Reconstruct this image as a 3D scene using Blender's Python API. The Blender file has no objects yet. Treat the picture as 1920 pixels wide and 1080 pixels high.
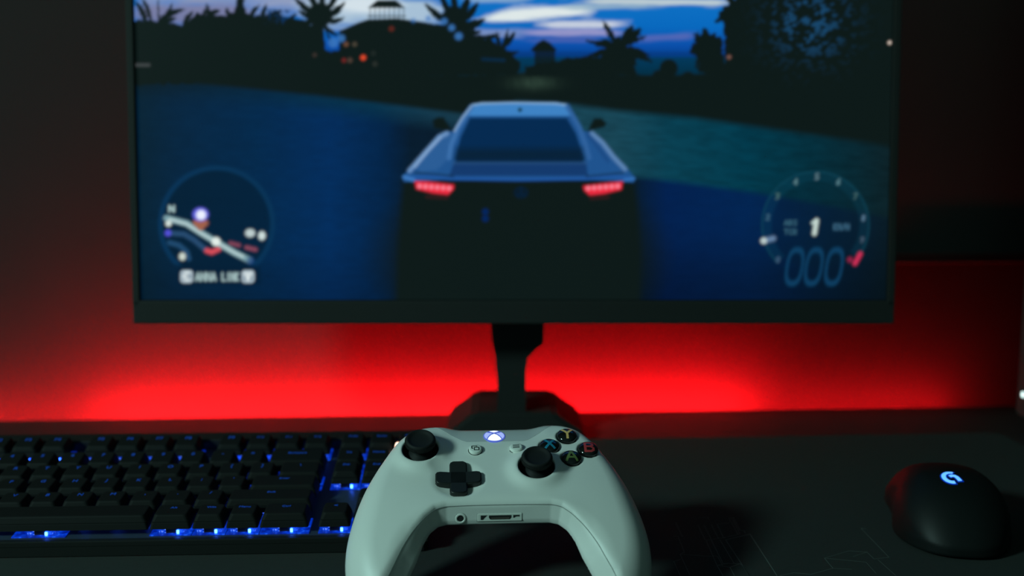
import bpy, bmesh, math, random
import numpy as np
from mathutils import Vector, Matrix
from mathutils.geometry import delaunay_2d_cdt
random.seed(7); rng = np.random.default_rng(7)
SC = bpy.context.scene
COL = SC.collection
R = math.radians

# ------------------------------------------------------------------ camera maths
FPX = 2050.0
PITCH = R(8)
CAMH = 0.240
def ray(px, py):
    c, s = math.cos(PITCH), math.sin(PITCH); x = (px-960)/FPX; u = -(py-540)/FPX
    return Vector((x, c+u*s, -s+u*c))
def on_height(px, py, z):
    r = ray(px, py); k = (z-CAMH)/r.z
    return Vector((0, 0, CAMH)) + r*k

# ------------------------------------------------------------------ materials
def lin(c):
    c = np.asarray(c, float)/255.0
    return np.where(c <= 0.04045, c/12.92, ((c+0.055)/1.055)**2.4)
def mat(name, base=(.5, .5, .5), rough=.5, metal=0, spec=.5, emit=None, estr=1, noise=None, bump=None, coat=0, sheen=0, trans=0, ior=1.45):
    m = bpy.data.materials.new(name); m.use_nodes = True
    nt = m.node_tree; b = nt.nodes['Principled BSDF']
    b.inputs['Base Color'].default_value = (*base, 1)
    b.inputs['Roughness'].default_value = rough
    b.inputs['Metallic'].default_value = metal
    b.inputs['Specular IOR Level'].default_value = spec
    b.inputs['Coat Weight'].default_value = coat
    b.inputs['Coat Roughness'].default_value = .05
    b.inputs['Sheen Weight'].default_value = sheen
    b.inputs['Transmission Weight'].default_value = trans
    b.inputs['IOR'].default_value = ior
    if emit is not None:
        b.inputs['Emission Color'].default_value = (*emit, 1)
        b.inputs['Emission Strength'].default_value = estr
    tc = nt.nodes.new('ShaderNodeTexCoord')
    if noise:      # (scale, amount): small unevenness of colour
        n = nt.nodes.new('ShaderNodeTexNoise'); n.inputs['Scale'].default_value = noise[0]; n.inputs['Detail'].default_value = 5
        nt.links.new(tc.outputs['Object'], n.inputs['Vector'])
        mx = nt.nodes.new('ShaderNodeMix'); mx.data_type = 'RGBA'
        mx.inputs[6].default_value = (*[v*(1-noise[1]) for v in base], 1)
        mx.inputs[7].default_value = (*[min(1, v*(1+noise[1])) for v in base], 1)
        nt.links.new(n.outputs['Fac'], mx.inputs[0]); nt.links.new(mx.outputs[2], b.inputs['Base Color'])
    if bump:       # (scale, strength)
        n = nt.nodes.new('ShaderNodeTexNoise'); n.inputs['Scale'].default_value = bump[0]; n.inputs['Detail'].default_value = 3
        nt.links.new(tc.outputs['Object'], n.inputs['Vector'])
        bp = nt.nodes.new('ShaderNodeBump'); bp.inputs['Strength'].default_value = bump[1]; bp.inputs['Distance'].default_value = .0003
        nt.links.new(n.outputs['Fac'], bp.inputs['Height']); nt.links.new(bp.outputs['Normal'], b.inputs['Normal'])
    return m

M = {}
M['wall'] = mat('wall_paint', (.022, .021, .021), .9, spec=.2, noise=(14, .05))
M['floor'] = mat('floor_boards', (.06, .05, .045), .6, noise=(8, .2))
M['desk'] = mat('desk_laminate', (.022, .022, .021), .5, spec=.35, noise=(25, .12))
M['desk_metal'] = mat('desk_metal', (.03, .03, .03), .5, .6)
M['pad'] = mat('pad_cloth', (.030, .036, .034), .95, spec=.25, noise=(400, .12), bump=(2500, .2))
M['pad_print'] = mat('pad_print', (.11, .13, .12), .8, spec=.3)
M['black'] = mat('black_plastic', (.014, .017, .016), .5, noise=(200, .06))
M['black_matte'] = mat('black_matte_plastic', (.015, .018, .017), .75, spec=.3, noise=(200, .06))
M['rubber'] = mat('black_rubber', (.010, .012, .012), .65, spec=.3, noise=(300, .05))
M['gloss_black'] = mat('gloss_black', (.006, .007, .007), .12, coat=.5)
M['case'] = mat('case_steel', (.022, .026, .025), .55, noise=(80, .05))
M['case_front'] = mat('case_front', (.020, .028, .027), .45, noise=(80, .05))
M['white'] = mat('controller_white', (.80, .80, .77), .42, spec=.5, noise=(500, .015), bump=(1800, .05))
M['white_gloss'] = mat('controller_white_gloss', (.55, .56, .55), .28, spec=.45, noise=(500, .01))
M['white_button'] = mat('button_white', (.83, .84, .79), .4, noise=(500, .01))
M['gap'] = mat('seam_shadow_gap', (.22, .24, .23), .7, noise=(300, .05))
M['icon_dark'] = mat('icon_dark', (.02, .022, .022), .6)
M['steel'] = mat('port_metal', (.5, .42, .36), .35, .9, noise=(400, .1))
M['glyph_Y'] = mat('letter_yellow', (.85, .50, .17), .4, noise=(400, .03))
M['glyph_X'] = mat('letter_blue', (.015, .22, .36), .4, noise=(400, .03))
M['glyph_B'] = mat('letter_red', (.48, .045, .05), .4, noise=(400, .03))
M['glyph_A'] = mat('letter_green', (.13, .18, .055), .4, noise=(400, .03))
M['emblem_white'] = mat('emblem_glow_white', (.8, .8, .9), .3, emit=(.80, .86, 1.0), estr=1.05)
M['emblem_blue'] = mat('emblem_glow_blue', (.3, .35, .6), .3, emit=(.40, .48, 1.0), estr=.75)
M['emblem_line'] = mat('emblem_line', (.10, .13, .4), .3, emit=(.055, .085, .42), estr=1)
M['led_red'] = mat('led_strip_red', (.6, .02, .02), .4, emit=(1.0, .0055, .0085), estr=1)
M['tape'] = mat('led_tape', (.5, .5, .5), .6, noise=(100, .05))
M['keycap'] = mat('keycap_black', (.007, .0085, .008), .7, spec=.22, noise=(300, .05))
M['legend'] = mat('legend_blue', (.02, .05, .12), .5, emit=(.0, .05, .45), estr=.5)
M['plate'] = mat('keyboard_plate', (.030, .045, .07), .5, 0, noise=(60, .08), bump=(900, .1))
M['kframe'] = mat('keyboard_frame', (.012, .014, .013), .6, spec=.3, noise=(100, .06))
M['slider'] = mat('switch_slider', (.01, .01, .012), .5)
M['glare'] = mat('added_glare', (.9, .8, .7), .3, emit=(1.0, .62, .45), estr=3.0)
M['mouse_logo'] = mat('mouse_logo_glow', (.2, .4, .9), .3, emit=(.11, .42, 1.0), estr=1.25)
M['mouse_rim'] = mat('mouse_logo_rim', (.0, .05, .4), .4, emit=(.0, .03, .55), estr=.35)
M['mouse'] = mat('mouse_shell', (.006, .008, .008), .5, spec=.25, noise=(300, .05))
M['case_light'] = mat('case_light', (.8, .9, .9), .3, emit=(.75, 1.0, .95), estr=1.6)
M['panel'] = mat('wall_panel_black', (.085, .09, .09), .6, noise=(40, .05))
def scattered_glow():  # noisy emission puts scattered lamp light into the surface colour
    m = bpy.data.materials.new('switch_housing_glow'); m.use_nodes = True
    nt = m.node_tree; b = nt.nodes['Principled BSDF']
    b.inputs['Base Color'].default_value = (.05, .1, .3, 1); b.inputs['Roughness'].default_value = .25
    tc = nt.nodes.new('ShaderNodeTexCoord'); n = nt.nodes.new('ShaderNodeTexNoise'); n.inputs['Scale'].default_value = 900; n.inputs['Detail'].default_value = 2
    cr = nt.nodes.new('ShaderNodeValToRGB')
    e = cr.color_ramp.elements
    e[0].position = .36; e[0].color = (.0, .012, .30, 1)
    e[1].position = .60; e[1].color = (.01, .10, .95, 1)
    k = cr.color_ramp.elements.new(.70); k.color = (.5, .75, 1.6, 1)
    nt.links.new(tc.outputs['Object'], n.inputs['Vector']); nt.links.new(n.outputs['Fac'], cr.inputs['Fac'])
    nt.links.new(cr.outputs['Color'], b.inputs['Emission Color']); b.inputs['Emission Strength'].default_value = 1.0
    return m
M['housing'] = scattered_glow()
M['glow_sheet'] = scattered_glow(); M['glow_sheet'].name = 'added_glow_blue'  # emissive material of the glowing sheet added under each key
_cr = [n for n in M['glow_sheet'].node_tree.nodes if n.type == 'VALTORGB'][0].color_ramp.elements
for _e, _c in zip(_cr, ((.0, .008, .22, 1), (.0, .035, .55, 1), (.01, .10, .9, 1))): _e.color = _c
[n for n in M['glow_sheet'].node_tree.nodes if n.type == 'TEX_NOISE'][0].inputs['Scale'].default_value = 260
M['glow_sheet'].node_tree.nodes['Principled BSDF'].inputs['Base Color'].default_value = (.01, .02, .08, 1)
M['led_blue'] = mat('led_blue', (.2, .3, .8), .3, emit=(.022, .11, 1.0), estr=22)

# ------------------------------------------------------------------ mesh helpers
def link(name, me, m=None, parent=None, smooth=False):
    o = bpy.data.objects.new(name, me); COL.objects.link(o)
    if m: me.materials.append(m)
    if smooth:
        me.polygons.foreach_set('use_smooth', [True]*len(me.polygons))
    if parent: o.parent = parent
    return o
def from_bm(name, bm, m, parent=None, smooth=False):
    bmesh.ops.recalc_face_normals(bm, faces=bm.faces)
    me = bpy.data.meshes.new(name); bm.to_mesh(me); bm.free()
    return link(name, me, m, parent, smooth)
def empty(name, loc=(0, 0, 0), rot=None, label=None, cat=None, group=None):
    o = bpy.data.objects.new(name, None); COL.objects.link(o); o.empty_display_size = .02
    o.location = loc
    if rot is not None: o.rotation_euler = rot
    tag(o, label, cat, group); return o
def tag(o, label=None, cat=None, group=None, kind=None):
    if label: o['label'] = label
    if cat: o['category'] = cat
    if group: o['group'] = group
    if kind: o['kind'] = kind
def box(bm, x0, x1, y0, y1, z0, z1, bev=0, seg=2, mtx=None):
    g = bmesh.new(); bmesh.ops.create_cube(g, size=1)
    for v in g.verts:
        v.co = Vector(((v.co.x+.5)*(x1-x0)+x0, (v.co.y+.5)*(y1-y0)+y0, (v.co.z+.5)*(z1-z0)+z0))
    if bev: bmesh.ops.bevel(g, geom=list(g.edges), offset=bev, segments=seg, affect='EDGES', profile=.6)
    if mtx is not None: bmesh.ops.transform(g, matrix=mtx, verts=g.verts)
    me = bpy.data.meshes.new('t'); g.to_mesh(me); g.free(); bm.from_mesh(me); bpy.data.meshes.remove(me)
def boxobj(name, b, m, parent=None, bev=0, seg=2):
    bm = bmesh.new(); box(bm, *b, bev=bev, seg=seg); return from_bm(name, bm, m, parent)
def lathe(bm, prof, n=40, mtx=None, cap=True):
    rings = []
    for r, z in prof:
        if r < 1e-7: rings.append([bm.verts.new((0, 0, z))])
        else: rings.append([bm.verts.new((r*math.cos(2*math.pi*k/n), r*math.sin(2*math.pi*k/n), z)) for k in range(n)])
    new = [v for rg in rings for v in rg]
    for a, b in zip(rings, rings[1:]):
        for k in range(n):
            k2 = (k+1) % n
            if len(a) == 1 and len(b) == 1: continue
            if len(a) == 1: bm.faces.new((a[0], b[k], b[k2]))
            elif len(b) == 1: bm.faces.new((a[k], a[k2], b[0]))
            else: bm.faces.new((a[k], a[k2], b[k2], b[k]))
    if cap:
        if len(rings[0]) > 1: bm.faces.new(rings[0][::-1])
        if len(rings[-1]) > 1: bm.faces.new(rings[-1])
    if mtx is not None: bmesh.ops.transform(bm, matrix=mtx, verts=new)
def tube(bm, pts, r, n=8, closed=False):
    pts = [Vector(p) for p in pts]; rings = []
    N = len(pts)
    for i, p in enumerate(pts):
        if closed: t = pts[(i+1) % N]-pts[i-1]
        else: t = pts[min(i+1, N-1)]-pts[max(i-1, 0)]
        t.normalize(); up = Vector((0, 0, 1)) if abs(t.z) < .9 else Vector((1, 0, 0))
        a = t.cross(up).normalized(); b = t.cross(a)
        rings.append([bm.verts.new(p+(a*math.cos(2*math.pi*k/n)+b*math.sin(2*math.pi*k/n))*r) for k in range(n)])
    for i in range(N if closed else N-1):
        A = rings[i]; B = rings[(i+1) % N]
        for k in range(n): bm.faces.new((A[k], A[(k+1) % n], B[(k+1) % n], B[k]))
    if not closed:
        bm.faces.new(rings[0][::-1]); bm.faces.new(rings[-1])
def prism(bm, poly, z0, z1, mtx=None):
    a = [bm.verts.new((x, y, z0)) for x, y in poly]; b = [bm.verts.new((x, y, z1)) for x, y in poly]
    n = len(poly)
    bm.faces.new(a[::-1]); bm.faces.new(b)
    for i in range(n): bm.faces.new((a[i], a[(i+1) % n], b[(i+1) % n], b[i]))
    if mtx is not None: bmesh.ops.transform(bm, matrix=mtx, verts=a+b)
def stroke_poly(pts, w, round_n=5):
    """outline of a polyline of width w with round ends"""
    pts = [Vector((p[0], p[1])) for p in pts]; L = []; Rr = []
    n = len(pts)
    for i, p in enumerate(pts):
        d1 = (pts[min(i+1, n-1)]-pts[max(i-1, 0)]).normalized()
        k = 1.0
        if 0 < i < n-1:
            a = (pts[i]-pts[i-1]).normalized(); k = 1/max(.5, abs(a.dot(d1)))
        nn = Vector((-d1.y, d1.x))*w/2*k
        L.append(p+nn); Rr.append(p-nn)
    return [(v.x, v.y) for v in L] + [(v.x, v.y) for v in Rr[::-1]]
def rrect(w, h, r, n=5, cx=0, cy=0):
    out = []
    for sx, sy, a0 in ((1, 1, 0), (-1, 1, 90), (-1, -1, 180), (1, -1, 270)):
        for k in range(n+1):
            a = R(a0+90*k/n); out.append((cx+sx*(w/2-r)+r*math.cos(a), cy+sy*(h/2-r)+r*math.sin(a)))
    return out

# text: curves turned into meshes
_text_jobs = []
def text_mesh(s, size, extrude):
    cu = bpy.data.curves.new('t', 'FONT'); cu.body = s; cu.size = size; cu.extrude = extrude; cu.resolution_u = 3
    cu.align_x = 'CENTER'; cu.align_y = 'CENTER'
    o = bpy.data.objects.new('t', cu); COL.objects.link(o)
    dg = bpy.context.evaluated_depsgraph_get(); dg.update()
    me = bpy.data.meshes.new_from_object(o.evaluated_get(dg))
    bpy.data.objects.remove(o); bpy.data.curves.remove(cu)
    return me

# ------------------------------------------------------------------ implicit surfaces
def catmull(P, n=6):
    P = np.array(P, float); N = len(P); out = []
    for i in range(N):
        p0, p1, p2, p3 = P[i-1], P[i], P[(i+1) % N], P[(i+2) % N]
        for k in range(n):
            t = k/n
            out.append(.5*((2*p1)+(-p0+p2)*t+(2*p0-5*p1+4*p2-p3)*t*t+(-p0+3*p1-3*p2+p3)*t**3))
    return np.array(out)
def poly_sdf(x, y, P):
    shp = np.broadcast(x, y).shape
    x = np.broadcast_to(x, shp).ravel(); y = np.broadcast_to(y, shp).ravel()
    d = np.full(x.shape, 1e18); s = np.ones(x.shape)
    N = len(P)
    for i in range(N):
        ax, ay = P[i]; bx, by = P[i-1]
        ex, ey = bx-ax, by-ay; wx, wy = x-ax, y-ay
        t = np.clip((wx*ex+wy*ey)/(ex*ex+ey*ey+1e-12), 0, 1)
        d = np.minimum(d, (wx-ex*t)**2+(wy-ey*t)**2)
        c1 = y >= ay; c2 = y < by; c3 = ex*wy > ey*wx
        s = np.where((c1 & c2 & c3) | (~c1 & ~c2 & ~c3), -s, s)
    return (s*np.sqrt(d)).reshape(shp)
def rmax(a, b, r):
    return np.minimum(np.maximum(a, b), -r)+np.sqrt(np.maximum(a+r, 0)**2+np.maximum(b+r, 0)**2)
def sstep(a, b, x):
    t = np.clip((x-a)/(b-a), 0, 1); return t*t*(3-2*t)
def surface_nets(Fn, lo, hi, h, newton=3):
    ax = [np.arange(lo[i], hi[i]+h, h) for i in range(3)]
    f = Fn(ax[0][:, None, None], ax[1][None, :, None], ax[2][None, None, :]).astype(np.float64)
    nx, ny, nz = f.shape; s = f < 0
    cs = (nx-1, ny-1, nz-1)
    cnt = np.zeros(cs); acc = np.zeros(cs+(3,))
    for d in range(3):
        for oa in (0, 1):
            for ob in (0, 1):
                off = [0, 0, 0]; o2 = [k for k in range(3) if k != d]; off[o2[0]] = oa; off[o2[1]] = ob
                A = tuple(slice(off[k], off[k]+cs[k]) for k in range(3))
                off2 = list(off); off2[d] += 1
                B = tuple(slice(off2[k], off2[k]+cs[k]) for k in range(3))
                fa, fb = f[A], f[B]; m = (fa < 0) != (fb < 0)
                t = np.where(m, fa/(np.where(m, fa-fb, 1)), 0)
                cnt += m
                for k in range(3):
                    acc[..., k] += np.where(m, (t if k == d else off[k]), 0)
    act = cnt > 0
    idx = -np.ones(cs, int); idx[act] = np.arange(act.sum())
    ijk = np.argwhere(act)
    V = (ijk+acc[act]/cnt[act][:, None])*h+np.array([a[0] for a in ax])
    quads = []
    for d in range(3):
        o2 = [k for k in range(3) if k != d]
        A = [slice(None)]*3; B = [slice(None)]*3; A[d] = slice(0, -1); B[d] = slice(1, None)
        sa, sb = s[tuple(A)], s[tuple(B)]
        e = np.argwhere(sa != sb)
        e = e[(e[:, o2[0]] > 0) & (e[:, o2[1]] > 0) & (e[:, o2[0]] < f.shape[o2[0]]-1) & (e[:, o2[1]] < f.shape[o2[1]]-1)]
        fl = sa[tuple(e.T)]
        def c(da, db):
            q = e.copy(); q[:, o2[0]] -= da; q[:, o2[1]] -= db; return idx[tuple(q.T)]
        q = np.stack([c(1, 1), c(0, 1), c(0, 0), c(1, 0)], 1)
        if d == 1: fl = ~fl
        q = np.where(fl[:, None], q, q[:, ::-1])
        quads.append(q)
    Q = np.concatenate(quads); Q = Q[(Q >= 0).all(1)]
    eps = h*.15
    for _ in range(newton):
        x, y, z = V.T
        f0 = Fn(x, y, z)
        g = np.stack([(Fn(x+eps, y, z)-f0), (Fn(x, y+eps, z)-f0), (Fn(x, y, z+eps)-f0)], 1)/eps
        st = f0[:, None]*g/np.maximum((g**2).sum(1), .15)[:, None]
        n = np.linalg.norm(st, axis=1, keepdims=True)
        V = V-st*np.minimum(1, h*.4/np.maximum(n, 1e-9))
    return V, Q
def net_mesh(name, V, Q, scale=.001):
    me = bpy.data.meshes.new(name)
    me.vertices.add(len(V)); me.vertices.foreach_set('co', (V*scale).astype(np.float32).ravel())
    me.loops.add(Q.size); me.loops.foreach_set('vertex_index', Q.astype(np.int32).ravel())
    me.polygons.add(len(Q)); me.polygons.foreach_set('loop_start', (np.arange(len(Q))*4).astype(np.int32))
    me.update(calc_edges=True); me.validate()
    return me

# ================================================================== THE ROOM
DYAW = R(3.3)
wall_y = .960
def yawed(o): o.rotation_euler = (0, 0, DYAW)
FLOOR = -.74
w = boxobj('wall_back', (-1.6, 1.6, 0, .1, FLOOR, 1.7), M['wall']); w.location = (0, wall_y, 0); yawed(w); tag(w, kind='structure')
fl = boxobj('floor', (-1.9, 2.1, -1.3, 1.3, FLOOR-.05, FLOOR), M['floor']); tag(fl, kind='structure')

# desk
desk = empty('desk', (0, .905, FLOOR), (0, 0, DYAW), 'dark desk with a matt laminate top pushed close to the wall', 'desk')
DT = -FLOOR
boxobj('tabletop', (-.90, .95, -.78, .022, DT-.028, DT), M['desk'], desk, bev=.0015)
for x in (-.82, .87):
    for y in (-.70, -.06):
        boxobj('leg', (x-.025, x+.025, y-.025, y+.025, 0, DT-.028), M['desk_metal'], desk, bev=.002)
boxobj('crossbar', (-.795, .845, -.075, -.045, DT-.09, DT-.04), M['desk_metal'], desk, bev=.002)

# red light strip along the back edge of the desk
strip = empty('led_strip', (0, .905, 0), (0, 0, DYAW), 'red light strip stuck behind the rear edge of the desk, glowing on the wall', 'light strip')
boxobj('tape', (-.475, .395, .0225, .0235, -.016, -.004), M['tape'], strip)
bm = bmesh.new()
x = -.470
while x < .390:
    box(bm, x, x+.005, .0236, .0256, -.013, -.007); x += .030 if x < -.40 else .0135 if x < -.365 else .00625 if x < .215 else .034
leds = from_bm('diode', bm, M['led_red'], strip); tag(leds, kind='stuff')

# ------------------------------------------------------------------ mouse pad with line print
PADZ = .004
pad = empty('mouse_pad', (0, .827, 0), (0, 0, DYAW), 'wide black desk-covering mouse pad with faint grey line drawing at its right', 'mouse pad')
bm = bmesh.new()
prism(bm, rrect(1.01, .62, .012, 5, -.115, -.31), 0.0002, PADZ)
from_bm('cloth', bm, M['pad'], pad)
PM = (Matrix.Translation((0, .827, 0)) @ Matrix.Rotation(DYAW, 4, 'Z')).inverted()
lines_px = []
def Z7(pts): return [(1200+x*.375, 820+y*.375) for x, y in pts]
L7 = [
 ([(445, 405), (468, 402), (500, 465), (520, 466), (527, 480)], 1),
 ([(445, 405), (490, 485), (500, 483), (462, 410)], 1),
 ([(428, 513), (550, 484), (685, 692)], 1.5),
 ([(428, 513), (548, 692)], 1.3), ([(400, 513), (470, 630)], 1.1), ([(356, 513), (415, 630), (440, 632)], 1.1),
 ([(385, 640), (415, 692)], 1.3), ([(385, 640), (440, 630), (500, 632), (450, 650), (385, 640)], 1.2),
 ([(450, 650), (472, 692)], 1.3), ([(500, 632), (512, 640), (548, 692)], 1.3),
 ([(362, 592), (388, 595), (412, 640)], 1.1), ([(330, 515), (385, 640)], .9), ([(330, 515), (428, 500)], .9),
 ([(385, 435), (418, 503), (500, 483)], 1.0), ([(355, 435), (392, 505)], .9), ([(320, 440), (356, 508)], .8), ([(290, 440), (325, 512)], .8),
 ([(385, 435), (445, 428)], .9), ([(300, 400), (340, 398), (345, 415)], .7), ([(178, 425), (212, 498)], .8), ([(165, 495), (190, 495), (222, 575)], .8),
 ([(200, 585), (365, 596)], .9), ([(200, 585), (250, 690)], .8), ([(165, 622), (205, 610)], .8), ([(170, 622), (200, 690)], .8), ([(200, 585), (222, 575)], .8),
 ([(922, 604), (1045, 568), (1135, 574), (1170, 608), (1245, 600), (1105, 455), (1130, 457)], .8),
 ([(922, 604), (965, 655), (855, 685), (770, 677), (700, 692)], 1.0), ([(922, 604), (1130, 624), (1180, 680)], .7),
 ([(1065, 596), (1135, 574)], .7), ([(1190, 612), (1280, 692)], .7), ([(965, 655), (1060, 660)], .6),
]
bm = bmesh.new()
for pts, wd in L7:
    P = [PM @ on_height(x, y, PADZ) for x, y in Z7(pts)]
    for a, b in zip(P, P[1:]):
        if (b-a).length < 1e-5: continue
        prism(bm, stroke_poly([(a.x, a.y), (b.x, b.y)], .00030*wd), PADZ-.0002, PADZ+.00006)
from_bm('line_print', bm, M['pad_print'], pad)['label'] = 'faint grey printed line drawing'

# ------------------------------------------------------------------ black panel on the wall (upper right) and computer tower
def on_wall(px, py):
    r = ray(px, py); n = Vector((-math.sin(DYAW), math.cos(DYAW), 0)); p0 = Vector((0, wall_y, 0))
    o = Vector((0, 0, CAMH)); return o+r*((p0-o).dot(n)/r.dot(n))
pa = on_wall(1600, 490)
WM = Matrix.Translation((0, wall_y, 0)) @ Matrix.Rotation(DYAW, 4, 'Z')
la = WM.inverted() @ pa
pn = empty('wall_panel', WM @ Vector((la.x, 0, la.z)), (0, 0, DYAW), 'plain black panel hanging on the wall to the right of the monitor', 'panel')
boxobj('board', (0, .52, -.020, -.0005, 0, .60), M['panel'], pn, bev=.001)
boxobj('rim', (0.001, .519, -.0225, -.0205, .001, .008), M['black'], pn)

dT = .905
pT = Vector((0, 0, CAMH))+ray(1897, 800)*dT
tower = empty('computer_tower', (pT.x+.0015, pT.y-.215, 0), (0, 0, DYAW*0), 'black computer tower at the right end of the desk with a tiny white light', 'computer')
boxobj('side_panel', (0, .0028, .004, .213, .0125, .4455), M['case'], tower, bev=.0008)
boxobj('case_body', (.0032, .20, .002, .214, .011, .447), M['case'], tower, bev=.001)
boxobj('front_panel', (0, .203, -.012, .0018, .010, .448), M['case_front'], tower, bev=.002)
for x in (.02, .18):
    for y in (.02, .19):
        bm = bmesh.new(); lathe(bm, [(0, .0001), (.011, .0001), (.012, .0108), (0, .0108)], 16, Matrix.Translation((x, y, 0))); from_bm('foot', bm, M['rubber'], tower)
r_ = ray(1919, 740); lp = Vector((0, 0, CAMH))+r_*(pT.x+.0015)/r_.x
bm = bmesh.new(); lathe(bm, [(0, 0), (.0024, 0), (.0022, .001), (0, .0013)], 16, Matrix.Translation((0.0001, lp.y-pT.y+.215, lp.z)) @ Matrix.Rotation(R(-90), 4, 'Y'))
from_bm('power_light', bm, M['case_light'], tower)['label'] = 'small glowing white power light'

# ================================================================== MONITOR
def srgb(*c): return lin(c)
TB = R(4)                                   # leans back 4 degrees
mon_o = Vector((0, 0, CAMH))+ray(963, 562)*.80     # bottom centre of the lit area
SW, SH = .545, .3066
mon = empty('monitor', (mon_o.x, mon_o.y, 0), None, 'black widescreen monitor showing a driving game at dusk with a silver blue car from behind', 'monitor')
mz = mon_o.z
TM = Matrix.Translation((0, 0, mz)) @ Matrix.Rotation(-TB, 4, 'X')    # x right, z up the panel, y back
def px_of(u, v):
    P = Matrix.Translation((mon_o.x, mon_o.y, 0)) @ TM
    A = np.array(P)[:3]
    X = A[0, 0]*u+A[0, 2]*v+A[0, 3]; Y = A[1, 0]*u+A[1, 2]*v+A[1, 3]; Z = A[2, 0]*u+A[2, 2]*v+A[2, 3]-CAMH
    c, s = math.cos(PITCH), math.sin(PITCH)
    d = Y*c-Z*s; up = Z*c+Y*s
    return 960+FPX*X/d, 540-FPX*up/d

# ---- the picture on the screen, painted as light values on a fine grid of the screen's own surface
NU, NV = 760, 428
uu = np.linspace(-SW/2, SW/2, NU); vv = np.linspace(0, SH, NV)
UU, VV = np.meshgrid(uu, vv)
PX, PY = px_of(UU, VV)
IMG = np.zeros(PX.shape+(3,))
def vnoise(x, y, seed=0):
    xi = np.floor(x).astype(int); yi = np.floor(y).astype(int); xf = x-xi; yf = y-yi
    def h(a, b):
        n = (a*374761393+b*668265263+seed*2147483) & 0xffffffff
        n = ((n ^ (n >> 13))*1274126177) & 0xffffffff
        return ((n ^ (n >> 16)) & 0xffff)/65535.
    u = xf*xf*(3-2*xf); v = yf*yf*(3-2*yf)
    return (h(xi, yi)*(1-u)+h(xi+1, yi)*u)*(1-v)+(h(xi, yi+1)*(1-u)+h(xi+1, yi+1)*u)*v
def fbm(x, y, o=4, seed=0):
    s = 0; a = .5
    for k in range(o): s = s+a*vnoise(x*2**k, y*2**k, seed+k); a *= .5
    return s/(1-.5**o)
def blend(a, c):
    global IMG
    c = np.asarray(c); IMG = IMG*(1-a[..., None])+c*a[..., None]
def cover(d, s=1.6): return np.clip(.5-d/s, 0, 1)
def poly(pts, c, s=2., al=1., smooth=False):
    P = np.array(pts, float)
    if smooth: P = catmull(P, 5)
    x0, y0 = P.min(0)-6; x1, y1 = P.max(0)+6
    m = (PX > x0) & (PX < x1) & (PY > y0) & (PY < y1)
    a = np.zeros(PX.shape); a[m] = cover(poly_sdf(PX[m], PY[m], P), s)*al
    blend(a, c)
def disc(x, y, r, c, s=2., al=1., ry=None):
    ry = ry or r
    d = (np.sqrt(((PX-x)/r)**2+((PY-y)/ry)**2)-1)*min(r, ry); blend(cover(d, s)*al, c)
def seg_d(x0, y0, x1, y1):
    ex, ey = x1-x0, y1-y0; t = np.clip(((PX-x0)*ex+(PY-y0)*ey)/(ex*ex+ey*ey+1e-9), 0, 1)
    return np.hypot(PX-x0-ex*t, PY-y0-ey*t), t
def line(pts, w, c, s=2., al=1.):
    d = None
    for a, b in zip(pts, pts[1:]):
        q, _ = seg_d(*a, *b); d = q if d is None else np.minimum(d, q)
    blend(cover(d-w/2, s)*al, c)
BLK = srgb(11, 22, 21)
S = srgb
# sky
def grad(y, stops):
    out = np.zeros(y.shape+(3,))
    ys = [s[0] for s in stops]
    for k in range(3): out[..., k] = np.interp(y, ys, [lin(s[1])[k] for s in stops])
    return out
IMG[:] = grad(PY, [(-230, (10, 90, 170)), (0, (12, 112, 196)), (50, (5, 104, 190)), (85, (8, 78, 170)), (104, (0, 62, 140)), (109, (0, 55, 90)), (140, (0, 44, 66))])
nz = fbm(PX/46, PY/9, 4, 3)
def cloud(x0, x1, y, h, c, al=.95, slope=0):
    yy = y+(PX-(x0+x1)/2)*slope
    fx = sstep(x0-25, x0+45, PX)*(1-sstep(x1-50, x1+20, PX))
    g = np.exp(-((PY-yy)/h)**2)*fx
    blend(np.clip((g*1.5+(nz-.5)*.9)-.15, 0, 1)*al*(g > .03), lin(c))
cloud(250, 720, -35, 55, (150, 160, 190), .9)
cloud(560, 840, 22, 26, (170, 195, 215), .95)
cloud(620, 760, 8, 16, (215, 228, 235), .9)
cloud(250, 480, 26, 20, (120, 122, 160), .9)
cloud(870, 1010, -4, 8, (160, 190, 210), .6, -.03)
cloud(900, 1115, 25, 11, (222, 232, 232), 1., -.08)
cloud(1040, 1240, 12, 6, (150, 180, 200), .8, -.02)
cloud(1090, 1380, 3, 6, (190, 205, 210), .95, .01)
cloud(1010, 1180, 46, 7, (196, 205, 222), 1., -.005)
cloud(975, 1180, 61, 7, (150, 150, 200), .95, .0)
cloud(985, 1140, 75, 6, (70, 95, 175), .8)
cloud(1180, 1310, 70, 6, (90, 105, 180), .75, -.05)
cloud(850, 990, 62, 8, (130, 150, 195), .8)
blend(cover(np.abs(PY-101)-4, 5)*.6, S(5, 52, 120))
# ground: dark band, then the road and verge
tex = fbm(PX/22, PY/7, 4, 9)
g0 = np.broadcast_to(BLK, IMG.shape)
blend(cover(138+3*np.sin(PX/60)-PY, 5), BLK)
topL = np.interp(PX, [200, 255, 400, 600, 740, 860, 960], [140, 147, 160, 180, 197, 213, 222])
mL = cover(topL-PY, 9)*cover(PX-965, 8)
colL = grad(PX, [(250, (3, 30, 48)), (330, (2, 34, 62)), (480, (0, 38, 74)), (620, (0, 42, 90)), (720, (0, 33, 70)), (770, (4, 24, 44)), (965, (6, 22, 36))])
up = grad(PX, [(250, (6, 24, 34)), (500, (2, 38, 66)), (700, (3, 48, 74)), (850, (22, 58, 76)), (965, (22, 58, 76))])
kk = sstep(0, 45, PY-topL)[..., None]
colL = up*(1-kk)+colL*kk
colL = colL*(.86+.28*tex[..., None])*(1-.28*sstep(430, 570, PY)[..., None])
blend(mL, colL)
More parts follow.
